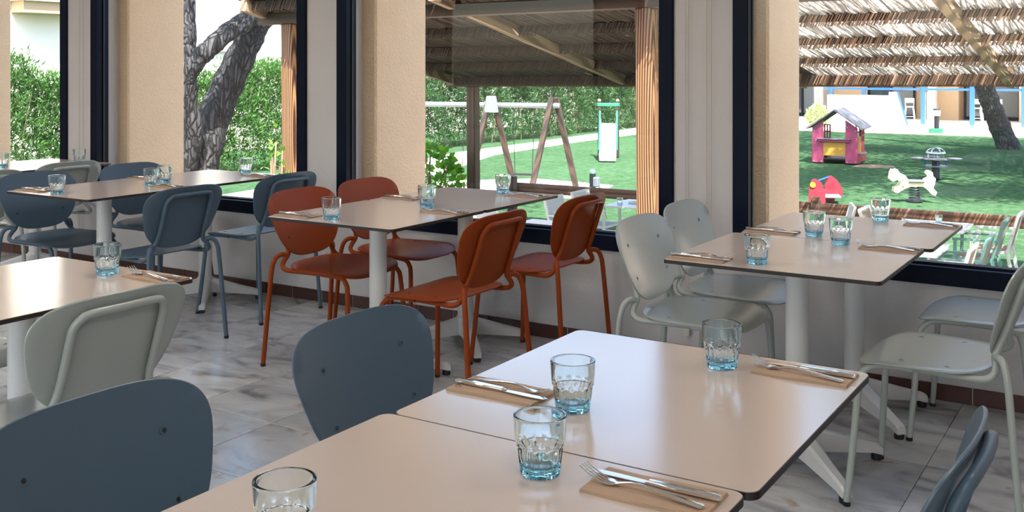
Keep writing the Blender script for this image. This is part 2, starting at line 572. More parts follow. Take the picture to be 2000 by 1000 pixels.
def smooth_by_angle(me, deg):
    me.polygons.foreach_set('use_smooth', [True] * len(me.polygons))
    bm = bmesh.new(); bm.from_mesh(me)
    t = math.radians(deg)
    for e in bm.edges:
        if len(e.link_faces) == 2:
            e.smooth = e.calc_face_angle(0) < t
    bm.to_mesh(me); bm.free()

def copy_tree(o, parent=None):
    c = o.copy()
    COL.objects.link(c)
    c.parent = parent
    for ch in list(o.children):
        copy_tree(ch, c)
    return c

def spline(pts, n=6):
    """Catmull-Rom through pts"""
    P = [Vector(p) for p in pts]
    P = [P[0] * 2 - P[1]] + P + [P[-1] * 2 - P[-2]]
    out = []
    for i in range(1, len(P) - 2):
        p0, p1, p2, p3 = P[i - 1], P[i], P[i + 1], P[i + 2]
        for k in range(n):
            t = k / n
            out.append(0.5 * ((2 * p1) + (p2 - p0) * t + (2 * p0 - 5 * p1 + 4 * p2 - p3) * t * t + (3 * p1 - p0 - 3 * p2 + p3) * t ** 3))
    out.append(P[-2])
    return out

def rrect(w, d, r, n=6):
    pts = []
    for cx, cy, a0 in ((w / 2 - r, d / 2 - r, 0), (-w / 2 + r, d / 2 - r, PI / 2), (-w / 2 + r, -d / 2 + r, PI), (w / 2 - r, -d / 2 + r, 1.5 * PI)):
        for k in range(n + 1):
            a = a0 + PI / 2 * k / n
            pts.append((cx + r * math.cos(a), cy + r * math.sin(a)))
    return pts

def np_mesh(name, verts, quads, m, parent=None, smooth=False):
    """verts (N,3), quads (M,k) numpy"""
    me = bpy.data.meshes.new(name)
    M, k = quads.shape
    me.vertices.add(len(verts)); me.vertices.foreach_set('co', verts.astype(np.float32).ravel())
    me.loops.add(M * k); me.loops.foreach_set('vertex_index', quads.astype(np.int32).ravel())
    me.polygons.add(M)
    me.polygons.foreach_set('loop_start', np.arange(0, M * k, k, dtype=np.int32))
    me.polygons.foreach_set('loop_total', np.full(M, k, dtype=np.int32))
    if smooth:
        me.polygons.foreach_set('use_smooth', np.ones(M, dtype=bool))
    me.update(calc_edges=True)
    me.validate()
    me.materials.append(m)
    return link(bpy.data.objects.new(name, me), parent)

def leaves(name, pos, dirs, Ls, Ws, m, parent=None):
    """one folded rhombic leaf per position"""
    n = len(pos)
    dirs = dirs / np.linalg.norm(dirs, axis=1, keepdims=True)
    rnd = RNG.normal(size=(n, 3))
    side = np.cross(dirs, rnd); side /= np.linalg.norm(side, axis=1, keepdims=True) + 1e-9
    nor = np.cross(side, dirs)
    Ls = Ls[:, None]; Ws = Ws[:, None]
    b = pos
    mid = pos + dirs * Ls * 0.45 + nor * Ls * 0.06
    tip = pos + dirs * Ls - nor * Ls * 0.05
    V = np.stack([b, mid + side * Ws / 2, tip, mid - side * Ws / 2], 1).reshape(-1, 3)
    Q = np.arange(4 * n).reshape(n, 4)
    return np_mesh(name, V, Q, m, parent)

def sticks(name, P, Q, r, m, parent=None, sides=5):
    """many thin straight rods from P[i] to Q[i]"""
    n = len(P)
    d = Q - P; d /= np.linalg.norm(d, axis=1, keepdims=True)
    ref = np.tile(np.array([[0.13, 0.2, 0.97]]), (n, 1))
    ref[np.abs(d[:, 2]) > 0.9] = (1, 0, 0)
    s = np.cross(d, ref); s /= np.linalg.norm(s, axis=1, keepdims=True)
    u = np.cross(s, d)
    r = np.broadcast_to(np.asarray(r, float).reshape(-1, 1), (n, 1))
    rings = []
    for E in (P, Q):
        for k in range(sides):
            a = 2 * PI * k / sides
            rings.append(E + (s * math.cos(a) + u * math.sin(a)) * r)
    V = np.stack(rings, 1).reshape(-1, 3)
    base = (np.arange(n) * 2 * sides)[:, None]
    F = []
    for k in range(sides):
        k2 = (k + 1) % sides
        F.append(np.concatenate([base + k, base + k2, base + sides + k2, base + sides + k], 1))
    return np_mesh(name, V, np.concatenate(F, 0), m, parent)

# ================================================================== THE ROOM
WY = 4.63           # inner face of the window wall
GZ = -1.2           # garden level
RX0, RX1, RY0 = -10.0, 2.6, -3.4
CZ = 2.75
WIN = [(-8.62, -6.675), (-6.40, -4.353), (-4.108, -1.978), (-1.681, 0.42)]
SILL, HEAD = 0.48, 2.45

# floor: slab with laid marble tiles
floor = MB().box(RX0 - .2, RX1 + .2, RY0 - .2, WY + .35, -0.25, -0.004).build('floor', M_grout)
tag(floor, kind='structure', label='pale grey marble tiled dining room floor')
TS = 0.45
tx0, ty0 = -0.69 - TS * 14, 3.83 - TS * 6
tile_me = None
def tile_mesh(sx, sy):
    mb = MB()
    g = 0.0012
    mb.add([(g, g, -.004), (sx - g, g, -.004), (sx - g, sy - g, -.004), (g, sy - g, -.004),
            (g, g, -.0006), (sx - g, g, -.0006), (sx - g, sy - g, -.0006), (g, sy - g, -.0006),
            (g + .001, g + .001, 0), (sx - g - .001, g + .001, 0), (sx - g - .001, sy - g - .001, 0), (g + .001, sy - g - .001, 0)],
           [(8, 9, 10, 11), (4, 5, 9, 8), (5, 6, 10, 9), (6, 7, 11, 10), (7, 4, 8, 11), (0, 1, 5, 4), (1, 2, 6, 5), (2, 3, 7, 6), (3, 0, 4, 7)])
    return mb
t_first = None; t_last = None
nty = 7
for i in range(17):
    for j in range(8):
        y = ty0 + j * TS
        short = j == 7
        if short:
            if t_last is None:
                t_last = tile_mesh(TS, WY - y).build('tile', M_marble, floor)
                o = t_last
            else:
                o = t_last.copy(); COL.objects.link(o)
        else:
            if t_first is None:
                t_first = tile_mesh(TS, TS).build('tile', M_marble, floor)
                o = t_first
            else:
                o = t_first.copy(); COL.objects.link(o)
        o.location = (tx0 + i * TS, y, 0)
# the rest of the floor, out of view
rest = MB()
def rest_tiles(xa, xb, ya, yb):
    x = xa
    while x < xb - 1e-6:
        y = ya
        while y < yb - 1e-6:
            tm = tile_mesh(min(TS, xb - x), min(TS, yb - y))
            rest.add([(a + x, b + y, c) for a, b, c in tm.v], tm.f)
            y += TS
        x += TS
rest_tiles(RX0, tx0, RY0, WY)
rest_tiles(tx0 + 17 * TS, RX1, RY0, WY)
rest_tiles(tx0, tx0 + 17 * TS, RY0, ty0)
tag(rest.build('tile_field', M_marble, floor), kind='stuff')

# window wall with openings
def wall_with_openings(name, axis_y0, axis_y1, wins, x0, x1, z0, z1, sill, head, m):
    mb = MB()
    mb.box(x0, x1, axis_y0, axis_y1, z0, sill)
    mb.box(x0, x1, axis_y0, axis_y1, head, z1)
    xs = [x0] + [v for w in wins for v in w] + [x1]
    for a, b in zip(xs[0::2], xs[1::2]):
        if b - a > 1e-4:
            mb.box(a, b, axis_y0, axis_y1, sill, head)
    o = mb.build(name, m)
    tag(o, kind='structure')
    return o
wall_n = wall_with_openings('wall_north', WY, WY + 0.22, WIN, RX0 - .2, RX1 + .2, -0.25, 3.1, SILL, HEAD, M_plaster)
tag(wall_n, label='white plastered window wall with low parapet')
# exterior skin below the sill and beige stucco piers outside the glass
ext = MB().box(RX0 - .2, RX1 + .2, WY + .22, WY + .30, GZ, SILL - .02).build('wall_exterior', M_stucco)
tag(ext, kind='structure')
ext2 = MB().box(RX0 - .2, RX1 + .2, WY + .22, 5.36, HEAD + .02, 3.1).build('wall_lintel', M_stucco)
tag(ext2, kind='structure')
PIERS = [(-9.0, -8.53), (-6.64, -6.295), (-4.30, -4.004), (-1.94, -1.588), (0.46, 0.80)]
for k, (a, b) in enumerate(PIERS):
    o = MB().rbox(a, b, WY + .221, 5.36, GZ, HEAD + .02, 0.012).build('wall_pier_%d' % (k + 1), M_stucco)
    tag(o, kind='structure', label='beige stucco pier outside the glass')

# windows
def window(n, a, b):
    w = tag(empty('window_%d' % n, (0, 0, 0)), kind='structure', label='tall navy framed fixed window')
    F0, F1 = WY - .018, WY + .085
    fw = 0.075
    for x0, x1 in ((a, a + fw), (b - fw, b)):
        j = MB()
        j.rbox(x0, x1, F0, F0 + .045, SILL, HEAD, .004)
        j.rbox(x0 + .006, x1 - .006, F0 + .044, F1, SILL, HEAD, .003)
        jo = j.build('jamb', M_navy, w)
        s = x1 - .007 if x0 == a else x0 - .005
        MB().box(s, s + .012, F0 + .05, F0 + .064, SILL + .08, HEAD - .05).build('gasket', M_gasket, jo)
    bt = MB()
    bt.rbox(a + fw, b - fw, F0, F0 + .045, SILL, SILL + .075, .004)
    bt.rbox(a + fw, b - fw, F0 + .044, F1, SILL, SILL + .085, .004)
    bt.build('bottom_rail', M_navy, w)
    MB().rbox(a + fw, b - fw, F0, F1, HEAD - .06, HEAD, .004).build('top_rail', M_navy, w)
    MB().box(a + fw - .006, b - fw + .006, F0 + .060, F0 + .066, SILL + .08, HEAD - .055).build('glass_pane', M_wglass, w)
for k, (a, b) in enumerate(WIN):
    window(k + 1, a, b)

# other walls, ceiling
BW = [(-9.2, -6.6), (-6.0, -3.4), (-2.8, -0.2), (0.4, 2.3)]
tag(wall_with_openings('wall_south', RY0 - .25, RY0, BW, RX0 - .2, RX1 + .2, -0.25, 3.1, 0.5, 2.45, M_plaster), label='white wall with windows behind the diner')
tag(MB().box(RX0 - .2, RX0, RY0, WY, -.25, 3.1).build('wall_west', M_plaster), kind='structure')
tag(MB().box(RX1, RX1 + .2, RY0, WY, -.25, 3.1).build('wall_east', M_plaster), kind='structure')
tag(MB().box(RX0 - .2, RX1 + .2, RY0 - .25, WY + .22, CZ, CZ + .2).build('ceiling', M_ceiling), kind='structure')
tag(MB().box(RX0 - .5, RX1 + .5, RY0 - .6, 5.5, 3.1, 3.3).build('roof_slab', M_ceiling), kind='structure')
for k, (a, b) in enumerate(BW):
    w = tag(empty('window_%d' % (k + 5)), kind='structure')
    fr = MB()
    for x0, x1 in ((a, a + .07), (b - .07, b)):
        fr.box(x0, x1, RY0 - .12, RY0 - .04, .5, 2.45)
    fr.box(a + .07, b - .07, RY0 - .12, RY0 - .04, .5, .58)
    fr.box(a + .07, b - .07, RY0 - .12, RY0 - .04, 2.38, 2.45)
    fr.build('window_frame', M_navy, w)
    MB().box(a + .065, b - .065, RY0 - .085, RY0 - .08, .57, 2.39).build('glass_pane', M_wglass, w)

# skirting tiles
bb = MB().box(RX0, RX1, WY - .010, WY - .0005, 0, .066).build('baseboard_north', M_skirtg)
tag(bb, kind='structure', label='row of dark red ceramic skirting tiles')
sk = None
SP = 0.238
xs = -4.937 - SP * 14
for i in range(45):
    x = xs + i * SP
    if sk is None:
        sk = MB().rbox(.003, SP - .003, -.016, -.008, 0.0005, .068, .002).build('skirting_tile', M_skirt, bb)
        o = sk
    else:
        o = sk.copy(); COL.objects.link(o)
    o.location = (x, WY, 0)

# ceiling light panels (out of frame above; the room's own lamps)
lab = 0
for x in (-8.2, -5.4, -2.6, 0.2):
    for y in (-1.8, 0.6, 2.9):
        lab += 1
        t = thing('ceiling_light', 'square recessed ceiling light panel', 'ceiling light', (x, y, CZ - .012), 0, 'ceiling light panels')
        fr = MB()
        fr.box(-.32, .32, -.32, -.30, -.012, .010); fr.box(-.32, .32, .30, .32, -.012, .010)
        fr.box(-.32, -.30, -.30, .30, -.012, .010); fr.box(.30, .32, -.30, .30, -.012, .010)
        fr.build('light_frame', M_white, t)
        MB().box(-.30, .30, -.30, .30, -.004, .004).build('diffuser', M_lamp, t)

# roller blind chains on the piers
def blind_chain(x, w, zb, label, weight=True):
    t = thing('blind_chain', label, 'blind chain', (x, WY - .018, zb), 0, 'roller blind chains')
    for s in (-1, 1):
        mb = MB()
        ztop = 2.5 - zb
        n = int(ztop / .012)
        mb.tube([(s * w / 2, 0, .0), (s * w / 2, 0, ztop)], .0011, 5)
        for i in range(n):
            z = .006 + i * .012
            mb.lathe([(0.0006, -.0022), (.0021, -.001), (.0021, .001), (.0006, .0022)], 5, (s * w / 2, 0, z))
        mb.build('bead_strand', M_bead, t)
    MB().rbox(-w / 2 - .01, w / 2 + .01, -.012, .03, 2.5 - zb, 2.55 - zb, .003).build('pulley_bracket', M_bracket, t)
    if weight:
        MB().rbox(-w / 2 - .006, w / 2 + .006, -.008, .008, -.045, .004, .003).build('tension_weight', M_bracket, t)
blind_chain(-1.905, .014, .16, 'beaded blind chain nearer the middle window behind the pale sage chairs')
blind_chain(-1.795, .024, .50, 'beaded blind chain nearer the playground window behind the pale sage chairs', False)
blind_chain(-6.50, .045, .24, 'pair of blind cords on the far left pier beside the hedge window')

# ================================================================== TABLES
def make_table(name, label, group, cx, cy, w=0.70, d=0.70, H=0.74, rz=0.0):
    t = thing(name, label, 'table', (cx, cy, 0), rz, group)
    MB().prism(rrect(w, d, .022), H - .013, H - .0012).build('tabletop', M_edge, t)
    tl = MB().prism(rrect(w - .003, d - .003, .021), H - .0012, H).build('top_laminate', M_top, t)
    col = MB().lathe([(.039, .085), (.039, H - .02)], 32)
    col.build('column', M_white, t, True)
    MB().rbox(-.16, .16, -.16, .16, H - .022, H - .013, .003).build('mounting_plate', M_white, t)
    MB().lathe([(.045, .055), (.050, .065), (.050, .135), (.042, .15)], 28).build('hub', M_white, t, True)
    for k in range(4):
        a = PI / 4 + k * PI / 2
        pts = []
        prof = [(.030, .058, .142, .030), (.10, .052, .122, .027), (.20, .040, .090, .022), (.285, .030, .066, .019), (.312, .022, .058, .0185), (.325, .020, .048, .017)]
        mb = MB(); vs = []
        ca, sa = math.cos(a), math.sin(a)
        for r, z0, z1, hw in prof:
            for yy, zz in ((-hw, z0), (hw, z0), (hw, z1 - .008), (hw * .6, z1), (-hw * .6, z1), (-hw, z1 - .008)):
                vs.append((r * ca - yy * sa, r * sa + yy * ca, zz))
        fs = []
        n = len(prof)
        for i in range(n - 1):
            for q in range(6):
                q2 = (q + 1) % 6
                fs.append((i * 6 + q, i * 6 + q2, (i + 1) * 6 + q2, (i + 1) * 6 + q))
        fs.append((5, 4, 3, 2, 1, 0)); fs.append(tuple((n - 1) * 6 + q for q in range(6)))
        mb.add(vs, fs)
        arm = mb.build('base_arm', M_white, t)
        MB().lathe([(.017, 0), (.0185, .003), (.0185, .018), (.012, .026)], 14, (.308 * ca, .308 * sa, 0)).build('foot_glide', M_black, arm, True)
    return t

make_table('dining_table', 'far half of the foreground table pair, beside a slate blue chair', 'tables', -.866, 1.885, .70, .735)
make_table('dining_table', 'near half of the foreground table pair, cut off by the bottom edge', 'tables', -.878, 1.149, .70, .733)
make_table('dining_table', 'near table of the pair between the rust orange chairs', 'tables', -2.958, 3.600, .70, .68)
make_table('dining_table', 'window side table of the pair between the rust orange chairs', 'tables', -2.955, 4.281, .70, .68)
make_table('dining_table', 'near table of the pair between the pale sage chairs on the right', 'tables', -1.070, 3.580, .715, .688)
make_table('dining_table', 'window side table of the pair between pale sage chairs at right', 'tables', -1.045, 4.272, .715, .69)
make_table('dining_table', 'near table of the pair between the slate blue chairs on the left', 'tables', -4.822, 3.562, .69, .70)
make_table('dining_table', 'window side table of the pair between slate blue chairs at left', 'tables', -4.828, 4.264, .69, .70)
make_table('dining_table', 'table cut by the left edge, just behind the olive sage chair back', 'tables', -2.863, 1.832, .70, .70)
make_table('dining_table', 'farthest left table under the hedge window, brightly lit', 'tables', -6.46, 4.23, .70, .70)

# ================================================================== CHAIRS
def superell(n_seg, n):
    out = []
    for k in range(n_seg):
        a = 2 * PI * k / n_seg
        c, s = math.cos(a), math.sin(a)
        out.append((math.copysign(abs(c) ** (2 / n), c), math.copysign(abs(s) ** (2 / n), s)))
    return out

def plate(shape, surf, thick, rings=7, seg=56):
    """shape(a,b in unit disc boundary)->(p,q); surf(p,q,offset)->xyz"""
    mb = MB()
    bd = shape
    vs = []; fs = []
    N = len(bd)
    cp = sum(p for p, q in bd) / N; cq = sum(q for p, q in bd) / N
    edge = thick * 0.35
    def ringpts(f, off):
        return [surf(cp + (p - cp) * f, cq + (q - cq) * f, off) for p, q in bd]
    fr = [i / rings for i in range(1, rings)]
    fr_all = fr + [0.988]
    seqs = []
    for f in fr_all:
        seqs.append(ringpts(f, thick / 2))
    seqs.append(ringpts(1.0, edge * .6))
    seqs.append(ringpts(1.0, -edge * .6))
    for f in reversed(fr_all):
        seqs.append(ringpts(f, -thick / 2))
    vs.append(surf(cp, cq, thick / 2))
    for s in seqs:
        vs += s
    vs.append(surf(cp, cq, -thick / 2))
    for k in range(N):
        fs.append((0, 1 + k, 1 + (k + 1) % N))
    for r in range(len(seqs) - 1):
        for k in range(N):
            k2 = (k + 1) % N
            fs.append((1 + r * N + k, 1 + (r + 1) * N + k, 1 + (r + 1) * N + k2, 1 + r * N + k2))
    last = len(vs) - 1
    b0 = 1 + (len(seqs) - 1) * N
    for k in range(N):
        fs.append((last, b0 + (k + 1) % N, b0 + k))
    mb.add(vs, fs)
    return mb

BACK_Z0, BACK_Z1 = .495, .803
UP0, UP1 = (-.168, .505), (-.247, .745)      # upright x,z low and high
def up_x(z):
    t = (z - UP0[1]) / (UP1[1] - UP0[1])
    return UP0[0] + (UP1[0] - UP0[0]) * t
def back_surf(y, z, off):
    dx, dz = UP1[0] - UP0[0], UP1[1] - UP0[1]
    l = math.hypot(dx, dz)
    nx, nz = dz / l, -dx / l              # forward normal
    curve = 0.45 * (y * y - .14 * .14)
    o = .0165 + curve + off
    return (up_x(z) + nx * o, y, z + nz * o)
def back_outline():
    zc = (BACK_Z0 + BACK_Z1) / 2; hz = (BACK_Z1 - BACK_Z0) / 2
    out = []
    for a, b in superell(72, 3.2):
        t = (b + 1) / 2
        hw = .260 * (1 - .31 * (1 - t) ** 1.45)
        out.append((a * hw, zc + b * hz))
    return out
def seat_surf(x, y, off):
    z = .4625 + .04 * y * y
    if x > .12:
        z -= .022 * ((x - .12) / .11) ** 2
    if x < -.05:
        z += .010 * ((x + .05) / .1) ** 2
    return (x, y, z + off)
def seat_outline():
    out = []
    for a, b in superell(72, 3.6):
        x = .040 + a * .203
        t = (a + 1) / 2
        hw = .242 * (1 - .10 * (1 - t) ** 1.5)
        out.append((x, b * hw))
    return out

def make_chair(m):
    t = empty('dining_chair')
    plate(seat_outline(), lambda p, q, o: seat_surf(p, q, o), .007).build('seat', m, t, True)
    plate(back_outline(), lambda p, q, o: back_surf(p, q, o), .008).build('backrest', m, t, True)
    R = .0112
    side = []
    for s in (-1, 1):
        pts = [(.16, s * .160, .447), (.05, s * .170, .447), (-.05, s * .182, .448), (-.110, s * .192, .449), (-.148, s * .198, .454),
               (-.170, s * .190, .470), (-.174, s * .172, .492), (-.169, s * .154, .515), (-.178, s * .143, .545)]
        side.append(pts)
    topz = .766
    def upr(s):
        return [(up_x(.60), s * .140, .60), (up_x(.70), s * .140, .70), (up_x(.733), s * .138, .733), (up_x(.756) - .004, s * .124, .756), (up_x(topz) - .008, s * .098, topz)]
    path = side[0] + upr(-1) + [(up_x(topz) - .012, 0, topz + .001)] + list(reversed(upr(1))) + list(reversed(side[1]))
    MB().tube(spline(path, 4), R, 12).build('back_frame', m, t, True)
    MB().tube([(.10, -.170, .447), (.10, .170, .447)], R * .9, 10).build('seat_crossbar', m, t, True)
    for s in (-1, 1):
        fl = [(.06, s * .178, .447), (.13, s * .180, .447), (.180, s * .186, .443), (.210, s * .194, .421), (.222, s * .199, .382), (.235, s * .214, .20), (.250, s * .233, .012)]
        lo = MB().tube(spline(fl, 4), R, 12).build('leg', m, t, True)
        MB().lathe([(.0105, 0), (.0122, .002), (.0122, .014)], 12, (.2505, s * .2335, 0)).build('foot_cap', M_black, lo, True)
        rl = [(-.168, s * .156, .508), (-.180, s * .178, .518), (-.196, s * .200, .508), (-.207, s * .214, .475), (-.215, s * .219, .41), (-.232, s * .227, .21), (-.250, s * .233, .012)]
        lo = MB().tube(spline(rl, 4), R, 12).build('leg', m, t, True)
        MB().lathe([(.0105, 0), (.0122, .002), (.0122, .014)], 12, (-.2505, s * .2335, 0)).build('foot_cap', M_black, lo, True)
    # rivets
    for s in (-1, 1):
        for z in (.585, .705):
            p = Vector(back_surf(s * .140, z, .004)); q = Vector(back_surf(s * .140, z, .0052)); p0 = Vector(back_surf(s * .140, z, .0046))
            mb = MB().tube([p, q], .0088, 14)
            sc = mb.build('rivet', m, t, False)
            MB().tube([q, Vector(back_surf(s * .140, z, .0056))], .0052, 6).build('rivet_socket', M_screw, sc)
        for x in (.10, -.035):
            yy = s * .168
            p = Vector(seat_surf(x, yy, .0035)); q = Vector(seat_surf(x, yy, .0047))
            sc = MB().tube([p, q], .0088, 14).build('rivet', m, t, False)
            MB().tube([q, Vector(seat_surf(x, yy, .0051))], .0052, 6).build('rivet_socket', M_screw, sc)
    return t

CH = {}
def chair(col, x, y, deg, label, group):
    m = {'blue': M_blue, 'rust': M_rust, 'sage': M_sage}[col]
    if col not in CH:
        CH[col] = make_chair(m); o = CH[col]
    else:
        o = copy_tree(CH[col])
    o.location = (x, y, 0)
    o.rotation_euler = (0, 0, math.radians(deg))
    tag(o, label, 'chair', group)
    return o

chair('rust', -3.30, 3.715, 2, 'rust orange chair seen from the front, nearer one left of its table', 'rust orange chairs')
chair('rust', -3.33, 4.23, 0, 'rust orange chair left of its table by the window, mostly hidden', 'rust orange chairs')
chair('rust', -2.50, 3.53, 180, 'rust orange chair with its back to us, nearer of the two', 'rust orange chairs')
chair('rust', -2.487, 4.240, 180, 'rust orange chair with its back to us, farther one by the window', 'rust orange chairs')
chair('blue', -5.14, 3.515, 0, 'slate blue chair at the far left facing right, in front of sage chairs', 'slate blue chairs')
chair('blue', -5.14, 4.16, 0, 'slate blue chair behind the left table, only its upper back above the tabletop', 'slate blue chairs')
chair('blue', -4.32, 3.50, 180, 'slate blue chair with tube framed back towards us, left of orange chairs', 'slate blue chairs')
chair('blue', -4.37, 4.26, 180, 'slate blue chair half hidden behind a rust orange chair back', 'slate blue chairs')
chair('sage', -1.50, 3.71, 0, 'pale sage chair facing right, nearer of the two left of their table', 'sage chairs')
chair('sage', -1.53, 4.22, 0, 'pale sage chair facing right against the pier, farther of the two', 'sage chairs')
chair('sage', -.59, 3.575, 180, 'pale sage chair at the right edge showing its whole seat', 'sage chairs')
chair('sage', -.54, 4.285, 180, 'pale sage chair under the playground window, only its seat showing', 'sage chairs')
chair('sage', -2.54, 1.745, 180, 'olive sage chair with a framed back close to us at lower left', 'sage chairs')
chair('sage', -6.05, 4.05, 180, 'sage chair far left behind the blue chairs, below the blind cords', 'sage chairs')
chair('sage', -5.90, 3.42, 180, 'sage chair cut off by the left edge behind the slate blue chair', 'sage chairs')
chair('sage', -3.36, 1.86, 0, 'sage chair at the left edge, only part of its seat showing', 'sage chairs')
chair('blue', -1.36, 1.865, 0, 'slate blue chair drawn up to the left of the foreground table', 'slate blue chairs')
chair('blue', -1.352, 1.145, 0, 'large slate blue chair back in the bottom left corner', 'slate blue chairs')
chair('blue', -.50, 1.79, 180, 'slate blue chair seen edge on at the bottom right corner', 'slate blue chairs')

# ================================================================== GLASSES
def tumbler_mesh():
    H = .094; NS = 96; NF = 12
    vs = []; fs = []
    def outer_R(z):
        t = z / H
        if t > .50:
            return .0395 + .0032 * ((t - .50) / .5) ** 0.8
        return .0312 + .0062 * (t / .5) ** 0.75
    def outer(z, th):
        ph = (th * NF / (2 * PI)) % 1.0 - .5       # -.5..0.5 across a flute
        zb = .0535 + .0035 * (math.cos(2 * PI * ph) * .5 + .5)
        r = outer_R(z)
        if z < .0475:
            r2 = outer_R(z)
            return r2 - .0021 * math.cos(PI * ph) * min(1, z / .006)
        f = max(0., min(1., (z - .0475) / (zb - .0475)))
        lo = outer_R(.0475) - .0021 * math.cos(PI * ph)
        return lo + (outer_R(max(z, .0475)) - lo) * (f * f * (3 - 2 * f)) if f < 1 else r
    zo = [0, .0012, .004, .010, .018, .026, .034, .041, .0460, .0475, .0495, .0515, .0535, .0555, .0575, .062, .070, .080, .0885, .0925]
    seqs = []
    for z in zo:
        sh = .9985
        row = []
        for k in range(NS):
            th = 2 * PI * k / NS
            r = outer(z, th)
            if z == 0: r -= .0018
            row.append((r * math.cos(th), r * math.sin(th), z))
        seqs.append(row)
    rr = outer_R(H)
    seqs.append([((rr - .0004) * math.cos(2 * PI * k / NS), (rr - .0004) * math.sin(2 * PI * k / NS), H - .0004) for k in range(NS)])
    seqs.append([((rr - .0012) * math.cos(2 * PI * k / NS), (rr - .0012) * math.sin(2 * PI * k / NS), H) for k in range(NS)])
    zi = [.0935, .088, .078, .068, .058, .050, .042, .034, .026, .019, .0155, .0140]
    for z in zi:
        wall = .0024 if z > .055 else .0024 + .0006 * (0.055 - z) / .04
        r = min(outer_R(z) - wall - (0.0016 if z < .049 else 0), .0372)
        if z < .02:
            r -= {.019: .0008, .0155: .0035, .0140: .0085}[z]
        seqs.append([(r * math.cos(2 * PI * k / NS), r * math.sin(2 * PI * k / NS), z) for k in range(NS)])
    vs.append((0, 0, .0012))
    for s in seqs: vs += s
    vs.append((0, 0, .0138))
    N = NS
    for k in range(N): fs.append((0, 1 + (k + 1) % N, 1 + k))
    for r in range(len(seqs) - 1):
        for k in range(N):
            k2 = (k + 1) % N
            fs.append((1 + r * N + k, 1 + r * N + k2, 1 + (r + 1) * N + k2, 1 + (r + 1) * N + k))
    b0 = 1 + (len(seqs) - 1) * N; last = len(vs) - 1
    for k in range(N): fs.append((last, b0 + k, b0 + (k + 1) % N))
    return MB().add(vs, fs)

_tum = None
TZ = .7402
def tumbler(x, y, label, z=TZ, group='blue tumblers'):
    global _tum
    if _tum is None:
        _tum = tumbler_mesh().build('drinking_glass', M_tumbler, None, False)
        for p in _tum.data.polygons: p.use_smooth = True
        smooth_by_angle(_tum.data, 50)
        o = _tum
    else:
        o = _tum.copy(); COL.objects.link(o)
    o.location = (x, y, z)
    o.rotation_euler = (0, 0, (x * 7.3 + y * 3.1) % 1.0)
    tag(o, label, 'glass', group)
    return o
GL = [(-.990, 1.010, 'blue tumbler cut off by the bottom edge of the picture'),
      (-.833, 1.415, 'blue tumbler in the middle of the foreground table, largest whole glass'),
      (-.937, 1.713, 'blue tumbler just behind the largest glass, next to the left napkin'),
      (-.800, 2.130, 'blue tumbler at the far edge of the foreground table, left of a fork'),
      (-3.005, 3.345, 'blue tumbler near the front corner of the orange chairs table'),
      (-2.945, 3.945, 'rear of two touching blue tumblers in the middle of the orange chairs table'),
      (-2.885, 3.865, 'front of two touching blue tumblers in the middle of the orange chairs table'),
      (-2.90, 4.545, 'blue tumbler at the window end of the orange chairs table'),
      (-1.130, 3.335, 'blue tumbler at the near edge of the right hand table beside a napkin'),
      (-1.130, 4.000, 'left of two blue tumblers at the joint of the right hand tables'),
      (-.995, 3.865, 'right of two blue tumblers at the joint of the right hand tables'),
      (-1.005, 4.555, 'dark looking blue tumbler at the window end of the right hand table'),
      (-4.835, 3.290, 'blue tumbler at the near end of the left blue chairs table'),
      (-4.735, 3.800, 'front of two blue tumblers in the middle of the left blue chairs table'),
      (-4.812, 3.955, 'rear of two blue tumblers in the middle of the left blue chairs table'),
      (-4.80, 4.560, 'blue tumbler at the window end of the left blue chairs table'),
      (-2.800, 2.080, 'blue tumbler on the table cut by the left edge'),
      (-6.44, 3.985, 'blue tumbler cut off by the left edge on the farthest table'),
      (-6.30, 4.455, 'blue tumbler below the blind cords on the farthest table')]
for x, y, l in GL:
    tumbler(x, y, l)

# ================================================================== PLACE SETTINGS
def section_sweep(rows):
    """rows of (x, zc, halfwidth, halfthick) -> closed strip, y symmetric"""
    mb = MB(); vs = []; fs = []
    for x, z, w, t in rows:
        for yy, zz in ((-w, -t * .4), (-w * .6, -t), (w * .6, -t), (w, -t * .4), (w, t * .4), (w * .6, t), (-w * .6, t), (-w, t * .4)):
            vs.append((x, yy, z + zz))
    n = len(rows)
    for i in range(n - 1):
        for k in range(8):
            k2 = (k + 1) % 8
            fs.append((i * 8 + k, i * 8 + k2, (i + 1) * 8 + k2, (i + 1) * 8 + k))
    fs.append(tuple(range(7, -1, -1))); fs.append(tuple((n - 1) * 8 + k for k in range(8)))
    return mb.add(vs, fs)

def make_fork():
    t = empty('fork')
    hz = .0022
    section_sweep([(-.100, hz, .0062, .0012), (-.096, hz + .0006, .0078, .0016), (-.07, hz + .0028, .0070, .0018), (-.03, hz + .0062, .0050, .0019),
                   (.0, hz + .0080, .0036, .0019), (.018, hz + .0070, .0030, .0018), (.032, hz + .0042, .0034, .0016), (.042, hz + .0020, .0062, .0013)]).build('handle', M_steel, t, True)
    section_sweep([(.040, hz + .0022, .0055, .0012), (.046, hz + .0012, .0095, .0011), (.054, hz + .0008, .0118, .0010), (.062, hz + .0016, .0122, .0009)]).build('fork_head', M_steel, t, True)
    for k in range(4):
        y = -.0105 + k * .0070
        mb = section_sweep([(.060, hz + .0012, .0018, .0009), (.075, hz + .0045, .0016, .0009), (.090, hz + .0105, .0014, .0008), (.103, hz + .0180, .0008, .0006)])
        mb.v = [(a, b + y, c) for a, b, c in mb.v]
        mb.build('tine', M_steel, t, True)
    return t
